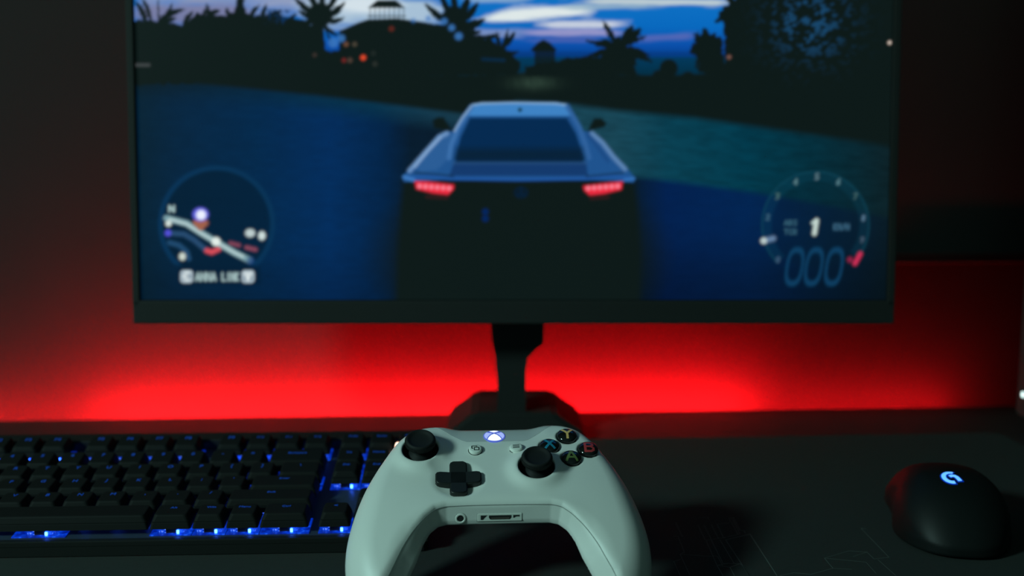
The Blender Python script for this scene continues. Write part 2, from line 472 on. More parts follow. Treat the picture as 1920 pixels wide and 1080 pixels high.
topR = np.interp(PX, [960, 1060, 1150, 1300, 1450, 1668, 1750], [190, 196, 208, 222, 243, 274, 285])
mR = cover(topR-PY, 14)*cover(965-PX, 8)
colR = grad(PX, [(965, (20, 60, 76)), (1150, (22, 66, 82)), (1250, (6, 60, 78)), (1400, (0, 54, 72)), (1520, (2, 44, 58)), (1610, (6, 36, 46)), (1668, (10, 30, 36))])
colR = colR*(.70+.65*fbm(PX/28+PY/30, PY/6-PX/50, 4, 5)[..., None])
blend(mR, colR)
rd = np.interp(PX, [1000, 1180, 1300, 1420, 1540, 1670], [312, 330, 345, 362, 383, 408])
mRd = cover(rd-PY, 12)*cover(965-PX, 8)
colD = grad(PX, [(965, (4, 20, 30)), (1190, (4, 24, 44)), (1250, (0, 30, 78)), (1400, (0, 34, 80)), (1540, (3, 30, 58)), (1668, (7, 24, 34))])
colD = colD*(.9+.2*tex[..., None])*(1-.5*sstep(400, 560, PY)[..., None])
blend(mRd, colD)
blend(np.exp(-(((PX-1000)/38)**2+((PY-156)/12)**2))*(.35+.6*fbm(PX/6, PY/14, 3, 2))*.9, S(52, 74, 62))
blend(np.exp(-((PY-124)/6)**2)*sstep(560, 620, PX)*(1-sstep(680, 720, PX))*.5, S(3, 36, 50))
# dark tree masses
def frond(cx, cy, ang, L, droop, w, c=BLK):
    n = 16; d = np.full(PX.shape, 1e9)
    m = (np.abs(PX-cx) < L*1.2+10) & (np.abs(PY-cy) < L*1.3+10)
    X, Y = PX[m], PY[m]; dd = np.full(X.shape, 1e9)
    for k in range(n+1):
        t = k/n; x = cx+math.cos(ang)*L*t; y = cy-math.sin(ang)*L*t+droop*t*t
        rr = w*(math.sin(math.pi*min(1, t*.85+.12)))**.8+.6
        dd = np.minimum(dd, np.hypot(X-x, (Y-y)*1.15)-rr)
    dd = dd+(vnoise(X/3., Y/3., 4)-.5)*5
    d[m] = dd; blend(cover(d, 2.2), c)
def palm(cx, cy, L, n=11, w=6, seed=0, trunk=60, a0=-20, a1=200, droop=.55):
    rg = random.Random(seed)
    for k in range(n):
        a = R(a0+(a1-a0)*k/(n-1)+rg.uniform(-7, 7)); l = L*rg.uniform(.8, 1.08)
        frond(cx, cy, a, l, l*droop*(abs(math.cos(a))**.8), w*rg.uniform(.8, 1.15))
    line([(cx, cy), (cx+2, cy+trunk)], 7, BLK)
def crown(pts, rough=10, sc=9., seed=1):
    P = np.array(pts, float)
    d = poly_sdf(PX, PY, P)+(fbm(PX/sc, PY/sc, 3, seed)-.5)*rough*2
    blend(cover(d, 2.5), BLK)
crown([(235, 42), (262, 36), (300, 42), (340, 46), (352, 40), (372, 25), (400, 28), (425, 30), (437, 22), (446, -3), (456, 0), (462, 24), (490, 30), (520, 22), (550, 36), (570, 44), (600, 50), (612, 95), (640, 95), (646, 60), (660, 52), (690, 40), (800, 44), (850, 52), (905, 66), (945, 92), (975, 118), (975, 140), (235, 160)], 5)
def blade(x0, y0, x1, y1, w, bend=0):
    n = 14; dd = None
    nx, ny = -(y1-y0), x1-x0; L = math.hypot(nx, ny); nx /= L; ny /= L
    m = (PX > min(x0, x1)-25) & (PX < max(x0, x1)+25) & (PY > min(y0, y1)-25) & (PY < max(y0, y1)+25)
    X, Y = PX[m], PY[m]; dd = np.full(X.shape, 1e9)
    for k in range(n+1):
        t = k/n; b_ = bend*math.sin(math.pi*t)
        r_ = w*.5*math.sin(math.pi*(.12+.84*t))**.8
        dd = np.minimum(dd, np.hypot(X-(x0+(x1-x0)*t+nx*b_), Y-(y0+(y1-y0)*t+ny*b_))-r_)
    dd = dd+(vnoise(X/2.6, Y/2.6, 8)-.5)*3.0
    a = np.zeros(PX.shape); a[m] = cover(dd, 2.0); blend(a, BLK)
for q in ((274, 44, 253, 2, 11, 3), (284, 40, 266, -4, 9, 2), (297, 40, 297, -6, 4), (296, 44, 345, 18, 13, -5), (292, 46, 330, 34, 12), (300, 44, 322, 6, 8, 3), (344, 48, 362, 22, 9, -2), (350, 46, 378, 36, 9, -3), (372, 40, 386, 14, 9, 3), (384, 38, 412, 20, 11, -4), (396, 38, 388, 8, 8), (446, 30, 451, -8, 13), (430, 34, 424, 14, 8), (470, 34, 486, 10, 9, -3), (490, 34, 500, 8, 9), (505, 36, 528, 20, 10, -3), (540, 44, 556, 26, 8, -2)):
    blade(*q)
blend(np.clip((fbm(PX/5, PY/5, 3, 12)-.53)*7, 0, 1)*sstep(490, 510, PX)*(1-sstep(535, 550, PX))*(PY < 46)*(PY > 18), S(10, 50, 95))
for q in ((600, 30, 551, -6, 13, -4), (602, 26, 574, -30, 12, -3), (604, 24, 604, -40, 12), (608, 24, 636, -26, 12, 4), (606, 30, 646, 4, 14, 5), (606, 32, 644, 34, 12, 7), (598, 34, 548, 36, 12, -7), (600, 38, 556, 56, 9, -6), (604, 40, 634, 66, 9, 5), (602, 40, 610, 96, 6, 2), (600, 40, 590, 84, 9), (606, 40, 622, 84, 5), (598, 36, 560, 20, 12, -3), (610, 26, 640, 16, 12, 4)):
    blade(*q)
disc(600, 28, 24, BLK, 5)
line([(602, 30), (606, 120)], 8, BLK)
poly([(636, 58), (672, 42), (690, 36), (745, 34), (800, 42), (845, 60), (845, 140), (636, 140)], BLK)
poly([(690, 15), (701, 5), (708, 0), (742, 0), (750, 6), (759, 15)], BLK)
for x in range(694, 760, 9): line([(x, 14), (x, 38)], 1.6, BLK)
line([(690, 30), (760, 30)], 2, BLK)
disc(852, 34, 24, BLK, 5)
for q in ((850, 44, 797, 6, 14, -5), (852, 36, 826, -14, 13, -3), (856, 34, 846, -30, 13), (860, 34, 878, -8, 16, 3), (860, 40, 896, 4, 15, 5), (858, 46, 908, 36, 18, 6), (856, 52, 902, 58, 14, 6), (846, 50, 806, 44, 12, -5), (846, 54, 812, 66, 11, -4), (862, 56, 888, 78, 12, 3), (900, 70, 938, 62, 10, 3)):
    blade(*q)
line([(854, 40), (858, 130)], 9, BLK)
for q in ((938, 92, 912, 66, 9, -3), (938, 90, 930, 58, 8), (940, 90, 964, 60, 12, 3), (940, 94, 972, 96, 9, 5), (936, 94, 904, 84, 9, -3), (940, 92, 952, 56, 8, 2), (942, 98, 968, 116, 8, 4)):
    blade(*q)
disc(938, 100, 14, BLK, 5)
# hut on the shore
poly([(995, 93), (1008, 80), (1019, 74), (1031, 80), (1044, 93), (1041, 97), (999, 97)], BLK)
poly([(1002, 96), (1041, 96), (1041, 122), (1002, 122)], BLK, al=.88)
crown([(985, 124), (1050, 112), (1110, 106), (1160, 114), (1200, 140), (985, 142)], 5, 8, 4)
for ang, L, dr, wd in ((118, 62, 2, 6), (62, 58, 6, 8), (50, 66, 14, 11), (165, 62, 0, 6), (188, 58, 6, 7), (35, 60, 12, 6), (2, 58, 16, 7), (-12, 62, 10, 9), (150, 35, 0, 7), (90, 25, 0, 8), (210, 40, 4, 8), (-40, 40, 4, 9)):
    frond(1160, 92, R(ang), L, dr, wd)
crown([(1130, 92), (1186, 90), (1192, 142), (1112, 142)], 4, 8, 6)
disc(1254, 128, 17, BLK, 3); disc(1290, 146, 12, BLK, 4); disc(1235, 143, 12, BLK, 4)
crown([(1298, 96), (1306, 66), (1322, 56), (1340, 66), (1356, 78), (1362, 150), (1312, 132)], 9, 9, 7)
crown([(1358, 60), (1350, 24), (1372, 4), (1400, -30), (1440, -230), (1760, -230), (1760, 190), (1360, 160)], 8, 10, 8)
palm(1392, 24, 48, 9, 8, 15, 20, 80, 250, .3)
sp = np.clip((fbm(PX/9+PY/14, PY/7-PX/30, 4, 21)-.54)*9, 0, 1)
sp = sp*np.exp(-(((PX-1520)/62)**2+((PY-42)/58)**2))*1.3
blend(np.clip(sp, 0, 1)*.62, S(28, 84, 130))
# sky gaps in the left greenery
for x, y, r in ((833, 40, 6), (847, 52, 6), (860, 68, 7), (803, 34, 5), (775, 38, 4), (625, 80, 9), (640, 72, 7)):
    disc(x, y, r, S(60, 120, 190), 5, .75)
line([(905, 111), (945, 113)], 5, S(2, 44, 78), 4, .7)
# small lamps
for x, y, r, c, al in ((649, 83, 4.5, (120, 80, 60), .7), (665, 83, 4.5, (90, 80, 65), .6), (681, 108, 5, (220, 70, 40), 1), (656, 113, 5, (90, 70, 60), .6), (645, 113, 4, (150, 40, 40), .5), (703, 120, 5, (45, 48, 44), .7), (734, 54, 5, (110, 40, 30), .6), (1367, 107, 4, (130, 90, 80), .8), (1668, 80, 3, (235, 215, 200), 1), (590, 103, 4, (70, 55, 50), .6), (700, 100, 5, (30, 38, 36), .8)):
    disc(x, y, r, S(*c), 2.5, al)
line([(253, 122), (279, 122)], 6, S(74, 78, 80), 3, .7)
# ---- the car
poly([(755, 336), (1190, 336), (1197, 400), (1202, 470), (1200, 575), (742, 575), (745, 470), (750, 400)], BLK, 14)
disc(972, 480, 250, BLK, 60, .85, ry=150)
body = [(884, 198), (896, 194), (960, 192), (1046, 193), (1064, 197), (1080, 222), (1094, 246), (1108, 247), (1128, 261), (1152, 291), (1177, 317), (1189, 332), (1188, 342), (1150, 339), (1105, 337), (830, 337), (795, 339), (757, 341), (757, 329), (772, 312), (797, 283), (821, 255), (838, 247), (850, 246), (866, 218)]
poly(body, S(30, 82, 142), 2.5)
poly([(823, 254), (838, 248), (850, 250), (846, 270), (838, 300), (820, 318), (790, 322), (778, 314), (798, 284)], S(42, 92, 150), 6)
line([(768, 320), (796, 288), (824, 257), (838, 250)], 7, S(110, 150, 198), 6)
line([(778, 313), (803, 282), (826, 258)], 3, S(150, 180, 215), 4, .7)
line([(1110, 250), (1130, 268), (1150, 294), (1172, 317)], 7, S(96, 136, 182), 6)
line([(1102, 252), (1120, 275), (1140, 302)], 5, S(22, 62, 118), 6, .7)
poly([(868, 217), (884, 198), (896, 195), (960, 193), (1046, 194), (1062, 198), (1074, 217)], S(62, 130, 196), 3)
line([(886, 197), (905, 194), (960, 193), (1040, 194), (1062, 197)], 3, S(140, 178, 215), 3)
line([(884, 201), (860, 238), (846, 272), (842, 296)], 8, S(60, 112, 172), 5)
line([(884, 199), (866, 222), (852, 246)], 3, S(150, 180, 210), 3, .8)
line([(1064, 200), (1086, 238), (1098, 272), (1104, 296)], 8, S(48, 98, 158), 5)
poly([(881, 221), (1063, 221), (1080, 250), (1096, 298), (1092, 304), (856, 304), (853, 297), (864, 256)], S(2, 40, 80), 4)
poly([(857, 278), (1091, 278), (1096, 298), (1092, 304), (856, 304), (853, 297)], S(5, 28, 48), 16, .8)
poly([(851, 306), (1099, 306), (1103, 330), (842, 330)], S(18, 56, 108), 4)
line([(850, 306), (1100, 306)], 4, S(50, 88, 130), 5, .35)
line([(760, 334), (800, 331), (845, 335), (972, 337), (1100, 335), (1150, 331), (1186, 335)], 5, S(30, 84, 160), 4)
line([(758, 332), (775, 337)], 7, S(60, 120, 190), 4); line([(1172, 337), (1188, 335)], 6, S(50, 110, 180), 4)
line([(778, 324), (830, 328), (850, 331)], 3, S(8, 22, 34), 4, .8); line([(1100, 331), (1130, 328), (1168, 324)], 3, S(8, 22, 34), 4, .8)
disc(975, 206, 4, S(10, 50, 60), 3)
poly([(811, 226), (820, 220), (832, 220), (842, 236), (846, 246), (830, 243), (814, 240)], BLK, 4)
poly([(1102, 246), (1108, 232), (1114, 222), (1128, 222), (1137, 230), (1134, 238), (1118, 242)], BLK, 4)
def lampset(P, side):
    poly(P, S(236, 40, 62), 4)
    xs = np.linspace(787, 842, 6)
    for k, x in enumerate(xs):
        xx = x if side < 0 else 1945-x
        disc(xx, 349+k*.8 , 4.2, S(255, 140, 160), 4, .8); 
lampset([(778, 340), (800, 341), (851, 347), (850, 355), (840, 365), (812, 362), (781, 354)], -1)
lampset([(1167, 341), (1145, 343), (1094, 349), (1096, 357), (1106, 366), (1133, 363), (1165, 355)], 1)
line([(800, 369), (838, 371)], 4, S(60, 24, 26), 5, .8); line([(1108, 372), (1140, 370)], 4, S(60, 24, 26), 5, .8)
disc(977, 361, 13, S(2, 26, 52), 4, .9, ry=11); disc(977, 361, 8, BLK, 3, .7, ry=7); line([(977, 352), (977, 362), (970, 367)], 3, S(2, 30, 60), 3); line([(977, 362), (984, 367)], 3, S(2, 30, 60), 3)
disc(910, 397, 6, S(0, 34, 92), 4); disc(910, 410, 6, S(0, 34, 92), 4)
# ---- small map, lower left
disc(406, 420, 104, S(0, 27, 50), 5, .75)
d = np.abs(np.hypot(PX-406, PY-420)-105)
blend(cover(d-4.5, 4)*cover(PY-497, 6), S(4, 48, 84))
poly([(332, 500), (488, 500), (488, 534), (332, 534)], S(0, 27, 52), 6, .8)
line([(316, 437), (345, 439), (364, 450), (384, 467)], 9, S(38, 74, 112), 5)
line([(318, 455), (336, 460), (350, 472), (354, 485)], 9, S(30, 72, 110), 5)
line([(388, 470), (397, 473), (410, 467)], 9, S(214, 76, 88), 4)
line([(432, 456), (448, 460)], 7, S(128, 66, 86), 4); line([(462, 464), (479, 468)], 7, S(136, 70, 90), 4)
line([(312, 409), (350, 419), (376, 436), (406, 454), (440, 474), (468, 488)], 11, S(120, 158, 168), 4)
line([(318, 411), (350, 420), (378, 438), (440, 474), (455, 481)], 5, S(182, 206, 206), 4)
disc(470, 489, 7, S(10, 60, 120), 6, .8)
disc(316, 419, 5.5, S(214, 226, 220), 4); disc(342, 481, 6, S(205, 216, 205), 4, ry=7)
disc(315, 437, 6, S(82, 78, 215), 4)
disc(376, 418, 14, S(160, 96, 74), 4, ry=9); disc(376, 425, 7, S(160, 96, 74), 4)
disc(376, 402, 15, S(92, 92, 220), 4, ry=13); disc(377, 403, 9, S(236, 240, 255), 5)
disc(405, 453, 8, S(226, 238, 232), 4)
disc(469, 437, 9, S(190, 206, 206), 4, ry=7.5); disc(491, 442, 6.5, S(205, 222, 220), 4, ry=8)
GL = {'A': [[(0, 1), (.5, 0), (1, 1)], [(.2, .65), (.8, .65)]], 'N': [[(0, 1), (0, 0), (1, 1), (1, 0)]], 'L': [[(0, 0), (0, 1), (.9, 1)]], 'I': [[(.5, 0), (.5, 1)]],
      'K': [[(0, 0), (0, 1)], [(.9, 0), (0, .55), (.9, 1)]], 'B': [[(0, 0), (0, 1), (.8, .9), (.8, .6), (0, .5), (.7, .4), (.7, .05), (0, 0)]], 'S': [[(1, .08), (.3, 0), (.05, .25), (.9, .65), (.8, 1), (0, .95)]],
      'T': [[(0, 0), (1, 0)], [(.5, 0), (.5, 1)]], 'C': [[(1, .1), (.4, 0), (0, .5), (.4, 1), (1, .9)]], 'R': [[(0, 1), (0, 0), (.9, .1), (.8, .5), (0, .55), (.9, 1)]],
      'M': [[(0, 1), (0, 0), (.5, .6), (1, 0), (1, 1)]], 'H': [[(0, 0), (0, 1)], [(1, 0), (1, 1)], [(0, .5), (1, .5)]], '/': [[(0, 1), (1, 0)]],
      '1': [[(.1, .3), (.6, 0), (.45, 1)]], '2': [[(0, .2), (.5, 0), (1, .25), (0, 1), (1, 1)]], '3': [[(0, 0), (1, .1), (.4, .45), (1, .75), (0, 1)]], '4': [[(.8, 1), (.8, 0), (0, .7), (1, .7)]],
      '5': [[(1, 0), (.1, 0), (.1, .45), (1, .6), (.8, 1), (0, 1)]], '6': [[(.9, 0), (.1, .5), (.2, 1), (.9, .9), (.9, .5), (.2, .5)]], '7': [[(0, 0), (1, 0), (.3, 1)]],
      '8': [[(.5, 0), (.1, .25), (.9, .75), (.5, 1), (.1, .75), (.9, .25), (.5, 0)]], '9': [[(.9, .5), (.1, .5), (.1, .05), (.9, .05), (.9, .5), (.2, 1)]], '0': [[(.5, 0), (0, .3), (0, .7), (.5, 1), (1, .7), (1, .3), (.5, 0)]]}
def word(s, x, y, w, h, sw, c, al=1., slant=0):
    n = len(s); cw = w/n
    for i, ch in enumerate(s):
        for st in GL[ch]:
            line([(x+i*cw+cw*.12+a*cw*.72+slant*(1-b)*h, y+b*h) for a, b in st], sw, c, 2.2, al)
word('N', 316, 386, 12, 11, 3.2, S(175, 205, 205))
word('ANNA', 366, 512, 40, 14, 3.4, S(165, 192, 192), .9); word('LINK', 416, 512, 33, 14, 3.4, S(165, 192, 192), .9)
for cx, kind in ((350, 0), (465, 1)):
    P = rrect(23, 23, 6, 4, cx, 518.5); poly(P, S(196, 214, 222), 3); poly(rrect(18, 18, 4, 4, cx, 518.5), S(118, 138, 156), 3)
    if kind == 0: line([(355, 512), (348, 511), (344, 518), (348, 525), (355, 524)], 3.4, S(225, 236, 236)); line([(348, 518), (353, 518)], 3, S(225, 236, 236))
    else: line([(459, 513), (471, 513)], 4, S(225, 236, 236)); line([(461, 518), (469, 518)], 4, S(225, 236, 236)); disc(465, 523, 3.5, S(225, 236, 236))
# ---- speed gauge, lower right
cx, cy = 1529, 422
rr_ = np.hypot(PX-cx, PY-cy); an = np.degrees(np.arctan2(PY-cy, PX-cx))
arc = 1-((an > 38) & (an < 135)).astype(float)
blend(cover(np.abs(rr_-100)-1.4, 3)*arc*.85, S(14, 68, 88))
blend(cover(np.abs(rr_-90)-8, 4)*arc*.22, S(10, 66, 90))
blend(cover(rr_-82, 5)*.25, S(2, 24, 40))
for ch, x, y, c, al in (('0', 1458, 487, (70, 100, 130), .8), ('2', 1439, 407, (64, 106, 128), .9), ('3', 1457, 368, (80, 116, 112), .9), ('4', 1491, 341, (100, 140, 146), .95), ('5', 1531, 331, (100, 130, 140), .95), ('6', 1571, 341, (90, 132, 142), .95), ('7', 1603, 368, (76, 112, 112), .85), ('8', 1618, 409, (96, 130, 156), .9), ('9', 1616, 450, (76, 96, 116), .8)):
    word(ch, x-3, y-5, 7, 10, 2.4, S(*c), al, .1)
line([(1434, 451), (1450, 447)], 9, S(110, 140, 176), 6, .85); disc(1432, 451.5, 5.5, S(200, 216, 212), 4); disc(1432, 451.5, 2, S(120, 140, 150), 2, .6)
line([(1524, 418), (1531, 413)], 6, S(180, 204, 200), 3); line([(1531, 414), (1527, 438)], 8, S(196, 214, 206), 4)
word('ABS', 1470, 413, 25, 9, 2.2, S(58, 104, 124), .8); word('TCR', 1470, 430, 25, 9, 2.2, S(58, 104, 124), .8); word('KM/H', 1563, 420, 30, 11, 2.6, S(60, 104, 132), .85)
for x in (1490, 1526, 1564):
    xx = (PX-x+(PY-500)*.16)/14.2; yy = (PY-500)/31.5
    dd = (np.sqrt(xx**2+yy**2)-1)*14.2
    dd = (np.power(np.abs(xx)**2.6+np.abs(yy)**2.6, 1/2.6)-1)*14.2
    blend(cover(np.abs(dd)-2.2, 3)*.85, S(14, 66, 104))
disc(1594, 487, 5, S(150, 34, 70), 4, .9); line([(1603, 494), (1613, 476)], 8, S(205, 46, 86), 4)
# soften a little: the pixels of the panel bleed into each other
for _ in range(2):
    K = IMG.copy(); K[1:-1, 1:-1] = (IMG[1:-1, 1:-1]*4+IMG[:-2, 1:-1]+IMG[2:, 1:-1]+IMG[1:-1, :-2]+IMG[1:-1, 2:])/8; IMG = K
IMG = np.maximum(IMG, 0)

sm = bpy.data.materials.new('screen_light'); sm.use_nodes = True
nt = sm.node_tree; b = nt.nodes['Principled BSDF']
b.inputs['Base Color'].default_value = (.005, .006, .006, 1); b.inputs['Roughness'].default_value = .3; b.inputs['Specular IOR Level'].default_value = .08
at = nt.nodes.new('ShaderNodeAttribute'); at.attribute_name = 'light'
nt.links.new(at.outputs['Color'], b.inputs['Emission Color']); b.inputs['Emission Strength'].default_value = 1.0
V = np.stack([UU, np.zeros_like(UU), VV], -1).reshape(-1, 3)
A = np.array(TM); V = V @ A[:3, :3].T+A[:3, 3]
ii = np.arange(NU*NV).reshape(NV, NU)
Q = np.stack([ii[:-1, :-1], ii[:-1, 1:], ii[1:, 1:], ii[1:, :-1]], -1).reshape(-1, 4)
me = net_mesh('screen', V, Q, 1.0)
ca = me.color_attributes.new('light', 'FLOAT_COLOR', 'POINT')
ca.data.foreach_set('color', np.concatenate([IMG.reshape(-1, 3), np.ones((NU*NV, 1))], 1).astype(np.float32).ravel())
scr = link('screen', me, sm, mon); scr['label'] = 'lit screen with driving game at dusk'
# housing
def mbox(name, b_, m, bev=0):
    bm = bmesh.new(); box(bm, *b_, bev=bev); bmesh.ops.transform(bm, matrix=TM, verts=bm.verts); return from_bm(name, bm, m, mon)
bw, bh = .0055, .0175
bm = bmesh.new()
out = [(-SW/2-bw, -bh), (SW/2+bw, -bh), (SW/2+bw, SH+bw), (-SW/2-bw, SH+bw)]
box(bm, -SW/2-bw, SW/2+bw, -.003, .018, -bh, -.0004, bev=.0012)
box(bm, -SW/2-bw, SW/2+bw, -.003, .018, SH+.0004, SH+bw, bev=.0012)
box(bm, -SW/2-bw, -SW/2-.0004, -.003, .018, -.004, SH+.004, bev=.0008)
box(bm, SW/2+.0004, SW/2+bw, -.003, .018, -.004, SH+.004, bev=.0008)
bmesh.ops.transform(bm, matrix=TM, verts=bm.verts); from_bm('bezel', bm, M['black_matte'], mon)
mbox('rear_shell', (-SW/2-.003, SW/2+.003, .002, .030, -.012, SH+.002), M['black'], .006)
# stand: column centre px 960, collar px 920-1020, base px 840-1095
nz_ = mz
mbox('hinge', (-.019, .021, .0305, .049, -.012, .090), M['black'], .004)
bm = bmesh.new()
xc = -.002
def cpoly(pl, y0, y1):
    m_ = Matrix(((1, 0, 0, 0), (0, 0, -1, 0), (0, 1, 0, 0), (0, 0, 0, 1)))
    prism(bm, pl, -y1, -y0, m_)
# front view outline of the column (x, z): wide collar above, slim neck below
s = .90/2050*1.0
def cx_(px): return (px-963)*.86/2050
zc = lambda py: (Vector((0, 0, CAMH))+ray(960, py)*.86).z
cpoly([(cx_(921), zc(590)), (cx_(922), zc(628)), (cx_(929), zc(668)), (cx_(933), zc(720)), (cx_(933), .014), (cx_(986), .014), (cx_(986), zc(690)), (cx_(990), zc(668)), (cx_(1004), zc(652)), (cx_(1019), zc(640)), (cx_(1020), zc(590))], .046, .068)
from_bm('column', bm, M['black'], mon)
bm = bmesh.new()
# base: a thick tapered foot with raised shoulders
for y0, y1, k in ((.042, .122, 1.0),):
    top = zc(771) if k == 1.0 else zc(789)
    cpoly([(cx_(832)*k, .0005), (cx_(836)*k, top*.35), (cx_(862), top*.62), (cx_(888), top), (cx_(1040), top), (cx_(1068), top*.62), (cx_(1094)*k, top*.35), (cx_(1098)*k, .0005)], y0, y1)
bmesh.ops.bevel(bm, geom=[e for e in bm.edges if max(v.co.z for v in e.verts) > .004], offset=.0025, segments=3, affect='EDGES')
from_bm('stand_base', bm, M['black_matte'], mon)

# ================================================================== KEYBOARD
U = .01905
KT, KY = R(6.85), R(2.42)
kb = empty('keyboard', (-.4014, .5873, CAMH-.2262), (KT, 0, KY), 'black mechanical keyboard with blue backlight lying left of the game controller', 'keyboard')
# local: x in units of U from the left edge of Esc, y from the front edge of the bottom row, z above the switch plate
def frame_poly(): return rrect(18.25*U+.012, 5.4*U+U+.020, .004, 4, 18.25*U/2, (6.4*U)/2+.004)
bm = bmesh.new(); prism(bm, rrect(18.25*U+.006, 6.4*U+.003, .002, 3, 18.25*U/2, 3.2*U-.0005), -.003, 0); from_bm('switch_plate', bm, M['plate'], kb)
bm = bmesh.new(); prism(bm, frame_poly(), -.0086, -.0031)
x0, x1, y0, y1 = -.003, 18.25*U+.003, -.0021, 6.4*U+.001
box(bm, x0-.003, x1+.003, y0-.0035, y0, -.0031, .0004, bev=.0005)
box(bm, x0-.003, x1+.003, y1, y1+.013, -.0031, .0075, bev=.001)
box(bm, x0-.003, x0, y0, y1, -.0031, .0004); box(bm, x1, x1+.003, y0, y1, -.0031, .0004)
# blank filler between function row and numbers, and between letter block and arrows
from_bm('case', bm, M['kframe'], kb)
for x in (1.2*U, 17*U):
    boxobj('rear_foot', (x-.012, x+.012, 5.75*U, 5.75*U+.010, -.0222, -.0085), M['black'], kb, bev=.001)
    boxobj('rubber_foot', (x-.010, x+.010, .002, .010, -.0094, -.0085), M['rubber'], kb)
rows = []
def add_row(r, lst):
    for (u, wd, s) in lst: rows.append((r, u, wd, s))
add_row(5.4, [(0, 1, 'Esc')]+[(2+i, 1, 'F%d' % (i+1)) for i in range(4)]+[(6.5+i, 1, 'F%d' % (i+5)) for i in range(4)]+[(11+i, 1, 'F%d' % (i+9)) for i in range(4)]+[(15.25, 1, 'PrtSc'), (16.25, 1, 'ScrLk'), (17.25, 1, 'Pause')])
add_row(4, [(i, 1, c) for i, c in enumerate('`1234567890-=')]+[(13, 2, 'Backspace'), (15.25, 1, 'Ins'), (16.25, 1, 'Home'), (17.25, 1, 'PgUp')])
add_row(3, [(0, 1.5, 'Tab')]+[(1.5+i, 1, c) for i, c in enumerate('QWERTYUIOP[]')]+[(13.5, 1.5, '\\'), (15.25, 1, 'Del'), (16.25, 1, 'End'), (17.25, 1, 'PgDn')])
add_row(2, [(0, 1.75, 'Caps')]+[(1.75+i, 1, c) for i, c in enumerate("ASDFGHJKL;'")]+[(12.75, 2.25, 'Enter')])
add_row(1, [(0, 2.25, 'Shift')]+[(2.25+i, 1, c) for i, c in enumerate('ZXCVBNM,./')]+[(12.25, 2.75, 'Shift'), (16.25, 1, '^')])
add_row(0, [(0, 1.5, 'Ctrl'), (1.5, 1, 'Win'), (2.5, 1.25, 'Alt'), (3.75, 6.5, ''), (10.25, 1.25, 'Alt'), (11.5, 1, 'Win'), (12.5, 1, 'Menu'), (13.5, 1.5, 'Ctrl'), (15.25, 1, '<'), (16.25, 1, 'v'), (17.25, 1, '>')])
ZB, ZT = .0040, .0116
_cap = {}
def cap_mesh(wd, r):
    key = (wd, r)
    if key in _cap: return _cap[key]
    W = wd*U-.0009; D = U-.0009
    tilt = {5.4: .0010, 4: .0010, 3: .0005, 2: 0, 1: -.0002, 0: -.0003}[r]
    bm = bmesh.new(); secs = []
    for z, ix, iy, rad in ((ZB, 0, 0, .0012), (ZB+.0030, .0007, .0006, .0014), (ZT-.0009, .0021, .0018, .0020), (ZT-.0002, .0025, .0022, .0020), (ZT, .0031, .0028, .0020)):
        k = (z-ZB)/(ZT-ZB)
        pl = rrect(W-2*ix, D-2*iy, rad, 3, W/2+.00045, D/2+.00045+.0005*k)
        secs.append([bm.verts.new((x, y, z+(y/U-.5)*2*tilt*k)) for x, y in pl])
    for a, b_ in zip(secs, secs[1:]):
        n = len(a)
        for i in range(n): bm.faces.new((a[i], a[(i+1) % n], b_[(i+1) % n], b_[i]))
    bm.faces.new(secs[-1])
    # hollow underside
    inn = [bm.verts.new((v.co.x+(-.001 if v.co.x > W/2 else .001), v.co.y+(-.001 if v.co.y > D/2 else .001), ZB)) for v in secs[0]]
    inn2 = [bm.verts.new((v.co.x, v.co.y, ZT-.0035)) for v in inn]
    n = len(inn)
    for i in range(n):
        bm.faces.new((secs[0][(i+1) % n], secs[0][i], inn[i], inn[(i+1) % n]))
        bm.faces.new((inn[(i+1) % n], inn[i], inn2[i], inn2[(i+1) % n]))
    bm.faces.new(inn2[::-1])
    me = bpy.data.meshes.new('keycap'); bm.normal_update(); bm.to_mesh(me); bm.free(); me.materials.append(M['keycap'])
    _cap[key] = me; return me
# switch: housing with lamp glow painted in (two halves beside a black slider) and a small lamp
bm = bmesh.new()
box(bm, -.0070, -.0031, -.0068, .0068, .0001, .0036, bev=.0004); box(bm, .0031, .0070, -.0068, .0068, .0001, .0036, bev=.0004)
bmesh.ops.recalc_face_normals(bm, faces=bm.faces)
hou = bpy.data.meshes.new('housing'); bm.to_mesh(hou); bm.free(); hou.materials.append(M['housing'])
bm = bmesh.new(); box(bm, -.0030, .0030, -.0070, .0066, .0001, .0060, bev=.0003); box(bm, -.002, .002, -.002, .002, .006, .0079)
sli = bpy.data.meshes.new('slider'); bm.to_mesh(sli); bm.free(); sli.materials.append(M['slider'])
bm = bmesh.new(); box(bm, .0033, .0047, -.0082, -.0072, .0006, .0026, bev=.0003)
ldm = bpy.data.meshes.new('lamp'); bm.to_mesh(ldm); bm.free(); ldm.materials.append(M['led_blue'])
_spr = {}
def glow_sheet(wd):  # added sheet under a key, its glow standing for spread lamp light
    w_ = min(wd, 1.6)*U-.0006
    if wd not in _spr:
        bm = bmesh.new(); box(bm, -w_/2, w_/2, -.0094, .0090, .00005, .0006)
        me = bpy.data.meshes.new('added_glow_sheet'); bm.to_mesh(me); bm.free(); me.materials.append(M['glow_sheet']); _spr[wd] = me
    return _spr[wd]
_leg = {}
def legend_mesh(s, top):
    if s in _leg: return _leg[s]
    me = text_mesh(s, .0045 if len(s) <= 2 else (.0031 if len(s) < 5 else .0029), .00006)
    me.materials.append(M['legend']); _leg[s] = me; return me
tiltof = {5.4: .0010, 4: .0010, 3: .0005, 2: 0, 1: -.0002, 0: -.0003}
